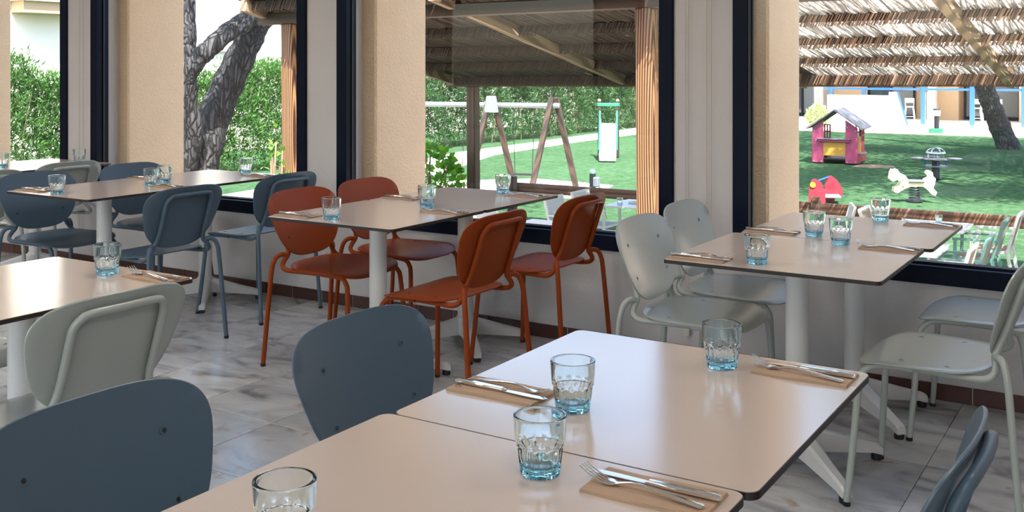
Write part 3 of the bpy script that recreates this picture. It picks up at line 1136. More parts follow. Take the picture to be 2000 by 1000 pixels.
def make_knife():
    t = empty('table_knife')
    hz = .0048
    section_sweep([(-.108, hz, .0060, .0030), (-.104, hz, .0076, .0042), (-.06, hz, .0070, .0044), (-.01, hz, .0055, .0042), (.006, hz, .0048, .0040)]).build('handle', M_steel, t, True)
    section_sweep([(.005, hz, .0040, .0026), (.012, hz - .0006, .0052, .0016)]).build('bolster', M_steel, t, True)
    mb = MB()
    poly = [(.011, -.0060), (.060, -.0085), (.090, -.0080), (.104, -.0035), (.110, .0025), (.104, .0058), (.060, .0068), (.011, .0055)]
    mb.prism(poly, hz - .0018, hz - .0006)
    mb.build('blade', M_steel, t)
    return t
def make_napkin():
    t = empty('paper_napkin')
    rnd = random.Random(3)
    for k in range(3):
        z0 = k * .0016
        nx, ny = 12, 5
        L2, W2 = .1 - k * .0008, .051 - k * .0007
        vs = []; fs = []
        for top in (0, 1):
            for i in range(nx + 1):
                for j in range(ny + 1):
                    x = -L2 + 2 * L2 * i / nx; y = -W2 + 2 * W2 * j / ny
                    wv = .0004 * math.sin(x * 55 + k) + .0005 * math.sin(x * 25 + y * 60)
                    e = .0012 * math.sin(x * 30 + 1) if j in (0, ny) else 0
                    vs.append((x, y + e, z0 + (.0015 if top else 0.0001) + (wv + .0005) * (k + top) / 3))
        S = (nx + 1) * (ny + 1)
        for i in range(nx):
            for j in range(ny):
                a = i * (ny + 1) + j
                q = (a, a + ny + 1, a + ny + 2, a + 1)
                fs.append(tuple(reversed(q))); fs.append(tuple(S + v for v in q))
        for i in range(nx):
            a = i * (ny + 1); b = a + ny + 1
            fs.append((a, b, S + b, S + a)); a += ny; b += ny; fs.append((b, a, S + a, S + b))
        for j in range(ny):
            a = j; fs.append((a + 1, a, S + a, S + a + 1)); a = nx * (ny + 1) + j; fs.append((a, a + 1, S + a + 1, S + a))
        MB().add(vs, fs).build('napkin_fold', M_kraft, t, True)
    # printed emblem: open ring and short letter strokes
    mk = MB()
    z = .0066
    cx, cy = -.083, -.034
    for k in range(14):
        a = 2 * PI * k / 14
        if k in (3, 4, 9):
            continue
        a2 = a + 2 * PI / 15
        mk.add([(cx + .0065 * math.cos(a), cy + .0065 * math.sin(a), z), (cx + .0065 * math.cos(a2), cy + .0065 * math.sin(a2), z),
                (cx + .005 * math.cos(a2), cy + .005 * math.sin(a2), z), (cx + .005 * math.cos(a), cy + .005 * math.sin(a), z)], [(0, 1, 2, 3)])
    for x0, y0, w, h in ((-.0965 + .003, -.027, .0100, .0012), (-.0965 + .003, -.0235, .0100, .0012), (-.0965 + .003, -.027, .0012, .0045), (-.0890 + .0, -.027, .0012, .0045), (-.0935, -.0205, .0100, .0012), (-.0935, -.0205, .0012, .0035), (-.0885, -.0205, .0012, .0035)):
        mk.add([(x0, y0, z), (x0 + w, y0, z), (x0 + w, y0 + h, z), (x0, y0 + h, z)], [(0, 1, 2, 3)])
    mk.build('printed_emblem', M_ink, t)
    return t
_fork = make_fork(); _knife = make_knife(); _nap = make_napkin()
_first = [True]
NAPZ = .7402
def setting(x, y, right, where, jr=0.0, spread=(0.0, 0.0)):
    """right: diner sits on the +x side and faces -x"""
    rz = PI if right else 0.0
    def put(proto, name, loc, rot, label, cat, group):
        o = proto if _first[0] else copy_tree(proto)
        o.location = loc; o.rotation_euler = (0, 0, rot)
        return tag(o, label, cat, group)
    c, s = math.cos(rz + jr), math.sin(rz + jr)
    def w(lx, ly): return (x + lx * c - ly * s, y + lx * s + ly * c)
    n = put(_nap, 'napkin', (x, y, NAPZ), rz + jr, 'folded brown paper napkin ' + where, 'napkin', 'paper napkins')
    fx, fy = w(.012, .016)
    put(_fork, 'fork', (fx, fy, NAPZ + .0058), rz + jr + math.radians(-5 + spread[0]), 'steel fork on the brown napkin ' + where, 'fork', 'forks')
    kx, ky = w(.006, -.014)
    put(_knife, 'knife', (kx, ky, NAPZ + .0056), rz + jr + math.radians(-3 + spread[1]), 'steel knife on the brown napkin ' + where, 'knife', 'knives')
    _first[0] = False
setting(-1.108, 1.733, False, 'left on the foreground table', 0.0, (2, 1))
setting(-.632, 2.166, True, 'at the far right corner of the foreground table', 0.0, (-3, 1))
setting(-.648, 1.437, True, 'nearest to us at the right', .02, (0, 2))
setting(-3.200, 3.345, False, 'on the near left corner, orange chairs table', 0, (3, -1))
setting(-3.195, 4.075, False, 'before the rear orange chair, left side')
setting(-2.715, 3.765, True, 'above the near orange chair back')
setting(-2.715, 4.475, True, 'at the window corner, orange chairs table')
setting(-1.322, 3.312, False, 'on the near left corner, right hand table', 0, (3, 0))
setting(-1.297, 4.005, False, 'left on the right hand window table')
setting(-.815, 3.840, True, 'right of the joint, right hand tables')
setting(-.795, 4.510, True, 'at the window corner, right hand table')
setting(-5.055, 3.310, False, 'on the near left corner, blue chairs table')
setting(-5.050, 4.010, False, 'before the rear blue chair, left side')
setting(-4.595, 3.800, True, 'above the near blue chair back')
setting(-4.590, 4.470, True, 'at the window corner, blue chairs table')
setting(-2.617, 2.115, True, 'on the table cut by the left edge', -.05)

# ================================================================== GARDEN GROUND
def ground_poly(name, poly, z, m, kind='structure', label=None):
    mb = MB()
    mb.prism(poly, z - .25, z)
    return tag(mb.build(name, m), kind=kind, label=label)
ground_poly('ground', [(-90, -40), (70, -40), (70, 120), (-90, 120)], GZ - .02, M_lawn, label='green garden lawn')
def slab(name, poly, z, m, label):
    mb = MB().prism(poly, GZ - .10, z)
    return tag(mb.build(name, m), kind='structure', label=label)
slab('garden_path', [(-16.2, 9), (-16.4, 14.5), (-17.1, 20), (-18.7, 26.5), (-19.0, 32), (-19.6, 40), (-20.6, 52), (-18.6, 52), (-17.9, 40), (-17.7, 32),
                     (-17.2, 26.5), (-15.6, 22), (-14.2, 18), (-12.6, 14.6), (-12.4, 9)], GZ - .006, M_path, 'pale sand coloured garden path')
slab('sand_patch', [(-13.6, 17.3), (-10.6, 17.6), (-9.8, 19.0), (-10.4, 20.9), (-12.6, 21.2), (-14.2, 19.6)], GZ - .008, M_sand, 'bare sandy ground under the swings')
slab('earth_patch', [(-7.0, 28.35), (-6.4, 28.3), (-5.95, 28.7), (-6.1, 29.15), (-6.7, 29.3), (-6.95, 29.0)], GZ - .008, M_earth, 'bare earth beside the playhouse')
slab('pink_path', [(-18, 43.9), (40, 43.9), (40, 47.3), (-18, 47.3)], GZ + .01, M_redpath, 'pink paved path before the guest building')
slab('porch_apron', [(-19.5, 47.3), (40, 47.3), (40, 60), (-19.5, 60)], GZ + .03, M_wwall, 'white porch paving of the guest building')
slab('terrace', [(-10.5, 5.4), (6, 5.4), (6, 10.2), (-10.5, 10.2)], GZ - .005, M_path, 'pale terrace paving under the pergola')

# ================================================================== PERGOLA
YB, YI = 14.3, 8.93
ROOF_K = 0.16
def roof_z(y): return 1.263 + ROOF_K * (YB - y)     # underside of the reeds
PX0, PX1 = -10.2, 5.4
def left_edge(y): return -9.0 - 1.05 * (y - YI) / (YB - YI)
pg = thing('pergola', 'large timber pergola with a grey reed roof over the terrace', 'pergola', (0, 0, GZ + .0765))
pg.rotation_euler = (0, -.0086, 0)
def pz(z): return z - GZ
for x in (-4.07, -8.63, .49, 5.0):
    p = MB()
    p.rbox(-.084, .084, -.084, .084, -.12, pz(roof_z(YI) - .205), .012)
    o = p.build('post', M_post, pg, False, (x, YI, 0))
for x in (-9.70, -5.2, -.7, 3.8):
    MB().rbox(-.084, .084, -.084, .084, -.12, pz(roof_z(YB) - .15), .012).build('post', M_postd, pg, False, (x, YB, 0))
MB().rbox(-10.19, PX1, YB - .07, YB + .07, pz(roof_z(YB) - .155), pz(roof_z(YB) - .005), .008).build('beam', M_beam, pg)
MB().rbox(-9.11, PX1, YI - .07, YI + .07, pz(roof_z(YI) - .205), pz(roof_z(YI) - .07), .008).build('beam', M_beam, pg)
def rafter(xa, xb, ya=8.45, yb=YB + .25):
    # xa at YI, xb at YB
    f = lambda y: xa + (xb - xa) * (y - YI) / (YB - YI)
    MB().bar((f(ya), ya, pz(roof_z(ya) - .075)), (f(yb), yb, pz(roof_z(yb) - .075)), .085, .135).build('rafter', M_rafter, pg)
rafter(-9.0, -10.05)
rafter(-6.27, -6.88)
rafter(-3.9, -4.2)
rafter(-1.58, -1.58)
rafter(.75, .75)
rafter(3.1, 3.1)
# purlins with their light streak fringes and reed layers between
rows = [14.24, 12.93, 11.68, 10.46, 9.30, 8.62]
for i, y in enumerate(rows):
    zt = roof_z(y)
    x0 = left_edge(y)
    if i:
        MB().bar((x0, y, pz(zt - .035)), (PX1, y, pz(zt - .035)), .06, .07).build('purlin', M_beam, pg)
    # slanting fringe, mostly sunlight streaks shaped as sticks, camera side of each purlin
    n = int((PX1 - x0) / .024)
    xs_ = np.linspace(x0 + .05, PX1 - .1, n) + RNG.normal(0, .006, n)
    h = .135 if i == 0 else .115
    top = np.stack([xs_ + .045, np.full(n, y - (.092 if i == 0 else .046)) + RNG.normal(0, .004, n), np.full(n, pz(zt) + (-.004 if i == 0 else .0))], 1)
    bot = np.stack([xs_ - .012, np.full(n, y - (.092 if i == 0 else .046)) + RNG.normal(0, .004, n), np.full(n, pz(zt) - h) + RNG.normal(0, .006, n)], 1)
    rf = RNG.uniform(.006, .010, n)
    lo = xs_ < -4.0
    tag(sticks('brush_light_streak_fringe', top[lo], bot[lo], rf[lo], M_brush, pg), kind='stuff')
    tag(sticks('light_streak_fringe', top[~lo], bot[~lo], rf[~lo], M_streak, pg), kind='stuff')
for i in range(len(rows) - 1):
    ya, yb = rows[i], rows[i + 1]          # ya outer (low), yb inner (high)
    x0 = left_edge((ya + yb) / 2)
    for layer in range(4):
        n = int((PX1 - x0) / .0150)
        xs_ = np.linspace(x0 - .05, PX1, n) + RNG.normal(0, .006, n)
        y1 = ya + .10 + RNG.uniform(0, .08, n)
        y0 = np.full(n, yb) - .10 - RNG.uniform(0, .10, n)
        drift = RNG.normal(0, .05, n)
        z1 = pz(roof_z(y1)) + .012 + layer * .02 + RNG.normal(0, .006, n)
        z0 = pz(roof_z(y0)) + .020 + layer * .02 + RNG.normal(0, .006, n)
        A = np.stack([xs_ + drift, y1, z1], 1); B = np.stack([xs_ - drift, y0, z0], 1)
        r_ = RNG.uniform(.0060, .0095, n)
        if layer >= 1:
            keep = (xs_ < -4.0) | (RNG.uniform(0, 1, n) < (.25 if layer == 1 else 0))
            A, B, r_, xs_ = A[keep], B[keep], r_[keep], xs_[keep]
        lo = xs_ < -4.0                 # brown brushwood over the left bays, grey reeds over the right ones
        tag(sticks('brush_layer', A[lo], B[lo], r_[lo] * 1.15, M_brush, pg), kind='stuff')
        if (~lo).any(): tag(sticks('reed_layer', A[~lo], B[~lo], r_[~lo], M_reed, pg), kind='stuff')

# terrace railing
rl = thing('terrace_railing', 'low brown timber railing along the edge of the terrace', 'railing', (0, 14.75, GZ))
RZT = -.505
MB().rbox(-9.3, 6, -.03, .03, pz(RZT - .155), pz(RZT), .008).build('rail', M_rail, rl)
for x in (-4.13, -1.0, 2.2):
    MB().rbox(-.06, .06, -.09, -.031, 0, pz(RZT + .09), .01).build('railing_post', M_rail, rl, False, (x, 0, 0))
for x in (-9.15, -6.6):
    MB().lathe([(.085, 0), (.085, pz(RZT + .10)), (.07, pz(RZT + .115))], 16, (x, -.12, 0)).build('railing_post', M_postd, rl, True)

# ================================================================== OUTDOOR FURNITURE
def out_table(x, y, label, w=.8, d=.8):
    t = thing('outdoor_table', label, 'table', (x, y, GZ), 0, 'terrace tables')
    MB().prism(rrect(w, d, .02), .725, .745).build('tabletop', M_ttop, t)
    MB().rbox(-.05, .05, -.05, .05, .03, .726, .006).build('pedestal', M_whitec, t)
    MB().rbox(-.24, .24, -.24, .24, 0, .031, .008).build('base_plate', M_whitec, t)
    return t
def make_out_chair(mf, mt):
    t = empty('outdoor_chair')
    H = .88
    for s in (-1, 1):
        MB().bar((.22, s * .25, 0), (.20, s * .25, .64), .028, .035, (1, 0, 0)).build('leg', mf, t)
        MB().bar((-.26, s * .25, 0), (-.18, s * .25, .46), .028, .035, (1, 0, 0)).build('leg', mf, t)
        MB().bar((-.18, s * .24, .42), (-.30, s * .24, H), .028, .032, (1, 0, 0)).build('back_post', mf, t)
        MB().bar((.23, s * .25, .65), (-.25, s * .25, .66), .045, .022).build('armrest', mf, t)
        MB().bar((.21, s * .24, .43), (-.19, s * .24, .43), .025, .03).build('seat_rail', mf, t)
    MB().bar((.21, -.24, .43), (.21, .24, .43), .03, .025).build('front_rail', mf, t)
    MB().bar((-.30, -.24, H - .01), (-.30, .24, H - .01), .03, .028).build('top_rail', mf, t)
    a, b = Vector((-.195, 0, .47)), Vector((-.293, 0, H - .02))
    MB().bar(a, b, .455, .008, (1, 0, 0.2)).build('back_panel', mt, t)
    MB().box(-.18, .20, -.228, .228, .437, .446).build('seat_panel', mt, t)
    return t
OC = {}
def out_chair(kind, x, y, deg, label):
    if kind not in OC:
        OC[kind] = make_out_chair(*{'white': (M_whitec, M_mesh_tan), 'teal': (M_teal, M_mesh_tan), 'pale': (M_whitec, M_mesh_white)}[kind]); o = OC[kind]
    else:
        o = copy_tree(OC[kind])
    o.location = (x, y, GZ); o.rotation_euler = (0, 0, math.radians(deg))
    return tag(o, label, 'chair', 'terrace chairs')
out_table(-2.26, 11.25, 'terrace table outside the right window, nearer of the two')
out_table(-2.28, 13.00, 'terrace table outside the right window by the railing')
out_table(-6.15, 10.55, 'terrace table outside the middle window with a white napkin, nearer of the two')
out_table(-6.00, 12.95, 'terrace table outside the middle window by the railing')
out_chair('white', -1.70, 13.62, 180, 'white armchair on the terrace at the right edge by the railing')
out_chair('teal', -1.78, 12.95, 180, 'teal armchair on the terrace beside the white armchair')
out_chair('teal', -1.76, 11.50, 180, 'teal armchair on the terrace, nearer of the two teal ones')
out_chair('white', -1.82, 10.82, 180, 'white framed tan armchair closest outside the right window')
out_chair('white', -2.80, 13.15, 0, 'white armchair behind the tumbler at the right window, mostly hidden by the table')
out_chair('pale', -3.55, 13.2, 200, 'white chair top peeping over the right hand table at the stucco pier')
out_chair('pale', -6.62, 12.10, 0, 'pale grey textile chair under the railing stub post outside the middle window')
out_chair('pale', -6.62, 12.85, 0, 'pale grey textile chair touching the railing outside the middle window')
out_chair('pale', -6.66, 10.50, 0, 'pale grey textile chair below the orange chairs tabletop outside the window')
out_chair('pale', -5.45, 11.35, 180, 'white armchair outside behind the nearer pale sage chair')
OTZ = GZ + .7455
def out_glass(x, y, label):
    return tumbler(x, y, label, OTZ, 'terrace tumblers')
out_glass(-5.80, 13.18, 'small tumbler on the terrace table by the railing, beside the grained post')
out_glass(-6.22, 12.70, 'small tumbler on the terrace table by the railing, behind the orange chair back')
out_glass(-6.02, 10.78, 'small tumbler on the near terrace table outside the middle window')
out_glass(-2.25, 13.25, 'small tumbler on the terrace table before the right railing')
def out_napkin(x, y, label):
    t = MB().rbox(-.11, .11, -.10, .10, 0, .010, .004).rbox(-.105, .10, -.095, .092, .0101, .017, .003).build('cloth_napkin', M_cloth, None, False, (x, y, OTZ))
    t.rotation_euler = (0, 0, .1)
    tag(t, label, 'napkin', 'terrace napkins')
out_napkin(-6.12, 10.45, 'folded white napkin on the near terrace table outside the middle window')
out_napkin(-6.08, 12.98, 'folded white napkin on the terrace table by the railing')

# ================================================================== PLAYGROUND
# swing set ---------------------------------------------------------
sw = thing('swing_set', 'timber A-frame swing set with a grey metal beam', 'swing set', (0, 0, GZ))
Hs = 1.80
A = [Vector((-11.20, 19.62, 0)), Vector((-12.62, 19.30, 0)), Vector((-15.1, 18.7, 0))]
bd = (A[0] - A[1]).normalized()
ae = Vector((.50, .866, 0))
for i, c in enumerate(A):
    for s in (-1, 1):
        foot = c + ae * s * .56
        top = c + Vector((0, 0, Hs + .17)) + ae * s * .05
        MB().bar(foot, top, .11, .11, tuple(bd)).build('leg', M_timber, sw)
    if i == 1:
        MB().prism([(-.15, -.16), (.15, -.16), (.08, .20), (-.08, .20)], -.07, .07, 'XZ').build('beam_bracket', M_galv, sw, False, tuple(c + Vector((.06, -.1, Hs))))
MB().tube([A[0] + bd * .12 + Vector((0, 0, Hs)), A[1] + Vector((0, 0, Hs))], .058, 14).build('beam', M_galv, sw, True)
MB().tube([A[1] + Vector((0, 0, Hs)), A[2] + Vector((0, 0, Hs))], .058, 14).build('beam', M_galv, sw, True)
def swing(t, half=.24):
    c = A[1] + (A[0] - A[1]) * t if t >= 0 else A[1] + (A[2] - A[1]) * (-t)
    seat = MB().bar(c - bd * .22 + Vector((0, 0, .28)), c + bd * .22 + Vector((0, 0, .28)), .17, .035).build('swing_seat', M_black, sw)
    for s in (-1, 1):
        MB().tube([c + bd * s * .20 + Vector((0, 0, .29)), c + bd * s * .25 + Vector((0, 0, Hs - .05))], .008, 6).build('chain', M_spring, seat)
swing(.52)
swing(-.35)

# slide ------------------------------------------------------------------
sl = thing('playground_slide', 'small slide with a white chute and green rails on the lawn', 'slide', (-13.55, 26.9, GZ), .45)
for s in (-1, 1):
    MB().rbox(s * .27 - .045, s * .27 + .045, .55, .64, 0, 1.66, .01).build('post', M_timber, sl)
    MB().lathe([(.045, 1.66), (.045, 1.70), (.02, 1.72)], 10, (s * .27, .595, 0)).build('post_cap', M_creamp, sl)
MB().rbox(-.33, .33, .535, .655, 1.50, 1.60, .015).build('top_bar', M_green, sl)
ch = MB(); vs = []; fs = []
prof = [(.55, 1.00), (.45, .96), (.1, .60), (-.3, .26), (-.55, .13), (-.85, .10), (-.95, .06)]
for y, z in prof:
    vs += [(-.22, y, z + .14), (-.21, y, z), (.21, y, z), (.22, y, z + .14), (.24, y, z + .14), (.23, y, z - .03), (-.23, y, z - .03), (-.24, y, z + .14)]
n = len(prof)
for i in range(n - 1):
    for k in range(8):
        k2 = (k + 1) % 8
        fs.append((i * 8 + k, i * 8 + k2, (i + 1) * 8 + k2, (i + 1) * 8 + k))
fs += [tuple(range(7, -1, -1)), tuple((n - 1) * 8 + k for k in range(8))]
ch.add(vs, fs).build('chute', M_chute, sl)
for s in (-1, 1):
    MB().tube(spline([(s * .25, .55, 1.36), (s * .25, .40, 1.18), (s * .25, .1, .78), (s * .25, -.3, .43), (s * .25, -.55, .29)], 4), .030, 8).build('side_rail', M_green, sl, True)
    MB().bar((s * .22, .62, .95), (s * .22, 1.15, 0), .05, .07).build('ladder_side', M_timber, sl)
for k in range(4):
    f = .18 + k * .22
    MB().bar((-.22, 1.15 - .53 * f, .95 * f), (.22, 1.15 - .53 * f, .95 * f), .07, .03).build('ladder_rung', M_green, sl)
MB().rbox(-.25, .25, .5, .68, .93, .97, .01).build('platform', M_timber, sl)
MB().rbox(-.2, .2, -.90, -.80, 0, .08, .01).build('chute_foot', M_sand, sl)

# playhouse --------------------------------------------------------------
ph = thing('playhouse', 'magenta wooden playhouse with a grey gable roof on the lawn', 'playhouse', (-7.58, 28.86, GZ), .10)
W2, DP, EH, RH = .60, 1.55, .96, 1.46
def gable_z(x): return EH + (RH - EH) * (1 - abs(x) / (W2 + .12))
for x0, x1, nm in ((-.60, -.31, 'front_panel'), (.28, .60, 'front_panel')):
    MB().prism([(x0, 0.02), (x1, 0.02), (x1, gable_z(x1) - .06), (x0, gable_z(x0) - .06)], -.02, .02, 'XZ').build(nm, M_pink, ph)
    # matching rear panels
    mbp = MB()
    mbp.prism([(x0 + .05, 0.02), (x1 - .05, 0.02), (x1 - .05, .62), (x0 + .05, .62)], DP - .02, DP + .02, 'XZ')
    xa, xb = x0 + .05, x1 - .05
    xm = (xa + xb) / 2
    for q0, q1 in ((xa, xa + .035), (xm - .015, xm + .015), (xb - .035, xb)):
        mbp.box(q0, q1, DP - .02, DP + .02, .62, 1.0)
    for z0 in (.78, .97):
        mbp.box(xa, xb, DP - .02, DP + .02, z0, z0 + .035)
    mbp.build('rear_panel', M_pink, ph)
MB().rbox(-.47, .42, -.14, .06, .665, .69, .006).build('counter', M_slate, ph)
MB().rbox(-.45, .40, -.10, -.02, .60, .664, .006).build('counter_apron', M_pink, ph)
MB().box(-.31, .28, -.012, .012, .22, .60).build('yellow_panel', M_yellow, ph)
MB().rbox(-.30, .58, .05, DP - .05, .10, .14, .01).build('floor_board', M_timber, ph)
# right side: yellow half and window half
MB().box(.585, .615, .06, .55, .30, .74).build('yellow_panel', M_yellow, ph)
MB().box(.58, .62, .02, DP - .02, .02, .27).build('side_panel', M_red, ph)
MB().rbox(.50, .78, .10, .60, .27, .30, .006).build('side_bench', M_slate, ph)
sp = MB()
sp.box(.58, .62, .62, 1.22, .27, .58)
for y0, y1 in ((.62, .72), (.83, .88), (.99, 1.04), (1.12, 1.22)):
    sp.box(.58, .62, y0, y1, .58, .92)
for z0 in (.72, .88):
    sp.box(.58, .62, .62, 1.22, z0, z0 + .04)
sp.build('window_panel', M_red, ph)
MB().box(-.62, -.58, .02, DP - .02, .02, .55).build('side_panel', M_pink, ph)
for s in (-1, 1):
    th = MB()
    x0, x1 = 0.0, s * (W2 + .14)
    z0, z1 = RH, EH - .02
    nx, nz = (RH - EH + .02), (W2 + .14)
    l = math.hypot(nx, nz)
    off = (s * nx / l * .035, nz / l * .035)
    poly = [(x0, z0), (x1, z1), (x1 + off[0], z1 + off[1]), (x0, z0 + .043)]
    th.prism(poly, -.16, DP + .14, 'XZ').build('roof_slope', M_slate, ph)
for x, z in ((-.55, .06), (-.36, .06), (.33, .06), (.55, .06), (-.5, .64), (-.02, .63), (.36, .64), (-.55, .90), (-.36, 1.05), (.33, 1.0), (.55, .9), (-.2, .4), (.2, .28)):
    MB().tube([(x, -.02, z), (x, -.032, z)], .018, 10).build('bolt', M_galv, ph)

# spring rider horse ----------------------------------------------------------
def px_plate(pts, cx, base, k):
    return [((x - cx) / k, (base - y) / k) for x, y in pts]
hs = thing('spring_rider', 'cream horse spring rider on the shaded lawn', 'spring rider', (-4.08, 21.43, GZ), 0.42)
hp = [(700, 690), (712, 664), (728, 668), (745, 662), (765, 692), (800, 705), (835, 752), (938, 755), (948, 738), (975, 722), (975, 708), (958, 694), (965, 676), (985, 672), (1000, 684), (1004, 712),
      (1022, 730), (1016, 768), (1004, 800), (1032, 832), (1020, 860), (992, 845), (960, 808), (930, 790), (840, 792), (795, 812), (748, 842), (722, 832), (724, 802), (758, 788), (775, 762), (755, 735), (715, 758), (693, 735)]
hpm = px_plate(hp, 880, 905, 383)
for y0, y1 in ((-.10, -.06), (.06, .10)):
    MB().prism(list(reversed(hpm)), y0, y1, 'XZ').build('horse_panel', M_creamp, hs)
MB().rbox(-.14, .16, -.16, .16, .385, .415, .01).build('saddle', M_slate, hs)
MB().rbox(-.29, .31, -.055, .055, .30, .35, .01).build('cross_plate', M_galv, hs)
MB().tube([(-.25, -.20, .44), (-.25, .20, .44)], .016, 8).build('handle', M_galv, hs, True)
MB().tube([(-.24, -.22, .31), (-.24, .22, .31)], .016, 8).build('foot_rest', M_galv, hs, True)
coil = [(.10 * math.cos(a), .10 * math.sin(a), .05 + .25 * a / (2 * PI * 5)) for a in np.linspace(0, 2 * PI * 5, 90)]
MB().tube(coil, .016, 6).build('spring', M_spring, hs, True)
MB().lathe([(.16, 0), (.16, .04), (.11, .06)], 20).build('ground_plate', M_spring, hs)
MB().tube([(-.465, -.105, .57), (-.465, -.112, .57)], .016, 10).build('eye', M_slate, hs)

# rocker with two red panels ---------------------------------------------------
er = thing('seesaw_rocker', 'small red elephant shaped rocker with a yellow disc behind the railing', 'playground rocker', (-5.70, 20.3, GZ), .35)
ep = [(35, 905), (40, 785), (58, 735), (88, 722), (128, 748), (155, 820), (158, 905), (128, 905), (118, 868), (100, 905), (84, 900), (72, 852), (55, 850), (50, 905)]
epm = px_plate(ep, 95, 905, 385)
MB().prism(list(reversed(epm)), -.26, -.22, 'XZ').build('rocker_panel', M_red, er)
ep2 = [(170, 905), (166, 780), (185, 715), (215, 708), (258, 742), (292, 800), (298, 855), (240, 868), (236, 905), (200, 905)]
epm2 = px_plate(ep2, 95, 900, 385)
MB().prism(list(reversed(epm2)), .18, .22, 'XZ').build('rocker_panel', M_red, er)
MB().tube([(.03, -.24, .44), (.25, .20, .47)], .018, 8).build('handle_bar', M_bluep, er, True)
MB().rbox(.10, .46, -.20, .22, .10, .14, .01).build('seat_board', M_galv, er)
MB().tube([(-.075, -.262, .36), (-.075, -.285, .36)], .055, 18).build('yellow_disc', M_yellow, er)

# carousel ---------------------------------------------------------------------
ca = thing('spring_carousel', 'small grey four seat spring carousel with blue struts behind the horse', 'carousel', (-4.48, 26.0, GZ), .2)
MB().lathe([(.11, 0), (.13, .02), (.09, .06), (.09, .46)], 16).build('centre_post', M_spring, ca, True)
MB().lathe([(.20, .30), (.26, .305), (.26, .325), (.20, .33)], 24).build('lower_ring', M_galv, ca)
MB().lathe([(.05, .44), (.34, .45), (.36, .465), (.34, .48), (.05, .49)], 24).build('deck_disc', M_spring, ca)
for k in range(4):
    a = k * PI / 2 + .15
    c_, s_ = math.cos(a), math.sin(a)
    MB().lathe([(.15, .475), (.17, .485), (.17, .50), (.14, .51)], 18, (.42 * c_, .42 * s_, 0)).build('seat_disc', M_slate, ca)
    MB().tube([(.24 * c_, .24 * s_, .32), (.24 * c_, .24 * s_, .46)], .018, 8).build('strut', M_bluep, ca)
    MB().tube([(.17 * c_, .17 * s_, .48), (.17 * c_, .17 * s_, .62)], .012, 6).build('wheel_stem', M_galv, ca)
ring = [(.20 * math.cos(a), .20 * math.sin(a), .62) for a in np.linspace(0, 2 * PI, 25)]
MB().tube(ring, .022, 8).build('hand_ring', M_galv, ca, True)
for a in (0, PI / 3, 2 * PI / 3):
    arc = [(.20 * math.cos(t) * math.cos(a), .20 * math.cos(t) * math.sin(a), .62 + .12 * math.sin(t)) for t in np.linspace(0, PI, 13)]
    MB().tube(arc, .014, 6).build('dome_bar', M_galv, ca, True)

# tap posts on the lawn ----------------------------------------------------------
def tap_post(x, y, label):
    t = thing('garden_tap_post', label, 'tap post', (x, y, GZ), 0, 'garden tap posts')
    MB().rbox(-.045, .045, -.045, .045, 0, .78, .01).build('post', M_spring, t)
    MB().lathe([(.05, .78), (.052, .82), (.03, .85)], 12).build('cap', M_teal, t)
    MB().rbox(.03, .13, -.06, .04, .55, .72, .015).build('tap_box', M_galv, t)
    MB().tube(spline([(.12, -.02, .58), (.20, -.02, .45), (.24, -.02, .2), (.30, -.05, .02)], 4), .008, 6).build('hose', M_black, t, True)
tap_post(-8.36, 16.0, 'dark tap post with a teal cap behind the railing')
tap_post(-7.20, 16.4, 'dark tap post partly hidden behind the grained pergola post')

# bollard light --------------------------------------------------------------------
bl = thing('bollard_light', 'dark bollard lamp on a green plinth at the lawn edge', 'bollard light', (-7.70, 44.9, GZ))
MB().rbox(-.27, .27, -.22, .22, 0, .20, .02).build('plinth', M_green, bl)
MB().lathe([(.105, .20), (.105, .70)], 20).build('bollard_post', M_spring, bl, True)
MB().lathe([(.115, .70), (.145, .73), (.145, .93), (.12, .95)], 20).build('lens', M_whitec, bl, True)
MB().lathe([(.15, .95), (.16, .97), (.12, 1.01)], 20).build('cap', M_spring, bl, True)

# ================================================================== GUEST BUILDING
FY = 55.0
gb = thing('guest_building', 'tan guest building with glazed doors beyond the lawn', 'building', (0, FY, GZ))
def part(name, m, x0, x1, y0, y1, z0, z1, par=None):
    return MB().box(x0, x1, y0, y1, z0, z1).build(name, m, par or gb)
part('wall', M_tan, -18.2, 40, 2.0, 2.3, 0, 5.2)
part('upper_wall', M_cream, -18.2, 40, -3.2, 2.0, 2.75, 5.6)
part('roof', M_tan, -18.4, 41, -3.8, 8, 5.6, 5.9)
def glass_door(x0, x1, curtain=True, z1=2.4):
    f = MB()
    f.box(x0, x0 + .10, 1.82, 1.95, .06, z1); f.box(x1 - .10, x1, 1.82, 1.95, .06, z1); f.box(x0 + .1, x1 - .1, 1.82, 1.95, z1 - .10, z1); f.box(x0 + .1, x1 - .1, 1.82, 1.95, .06, .22)
    xm = (x0 + x1) / 2
    f.box(xm - .05, xm + .05, 1.82, 1.95, .22, z1 - .1)
    d = f.build('glass_door', M_navy, gb)
    part('pane', M_dkglass, x0 + .1, xm - .05, 1.93, 1.96, .22, z1 - .1, d)
    part('pane', M_curtain, xm + .05, x1 - .1, 1.93, 1.96, .22, z1 - .1, d)
def bx(u, yy=FY + 1.9):
    k = (u - 1000) / 2021.6
    c, s = math.cos(.5592), math.sin(.5592)
    return (k * c - s) * yy / (c + k * s)
X_d1 = (-17.05, -15.6)
glass_door(-17.6, -15.8)
glass_door(-13.2, -10.8)
glass_door(-8.45, -5.85)
part('pillar', M_greyw, -15.80, -15.30, .9, 2.0, 0, 2.75)
part('pillar', M_cream, -9.95, -9.60, .6, 2.0, 0, 2.75)
part('partition', M_tan, -9.60, -8.60, 1.2, 2.0, 0, 2.75)
part('partition', M_tan, -5.75, -5.35, .2, 2.0, 0, 2.75)
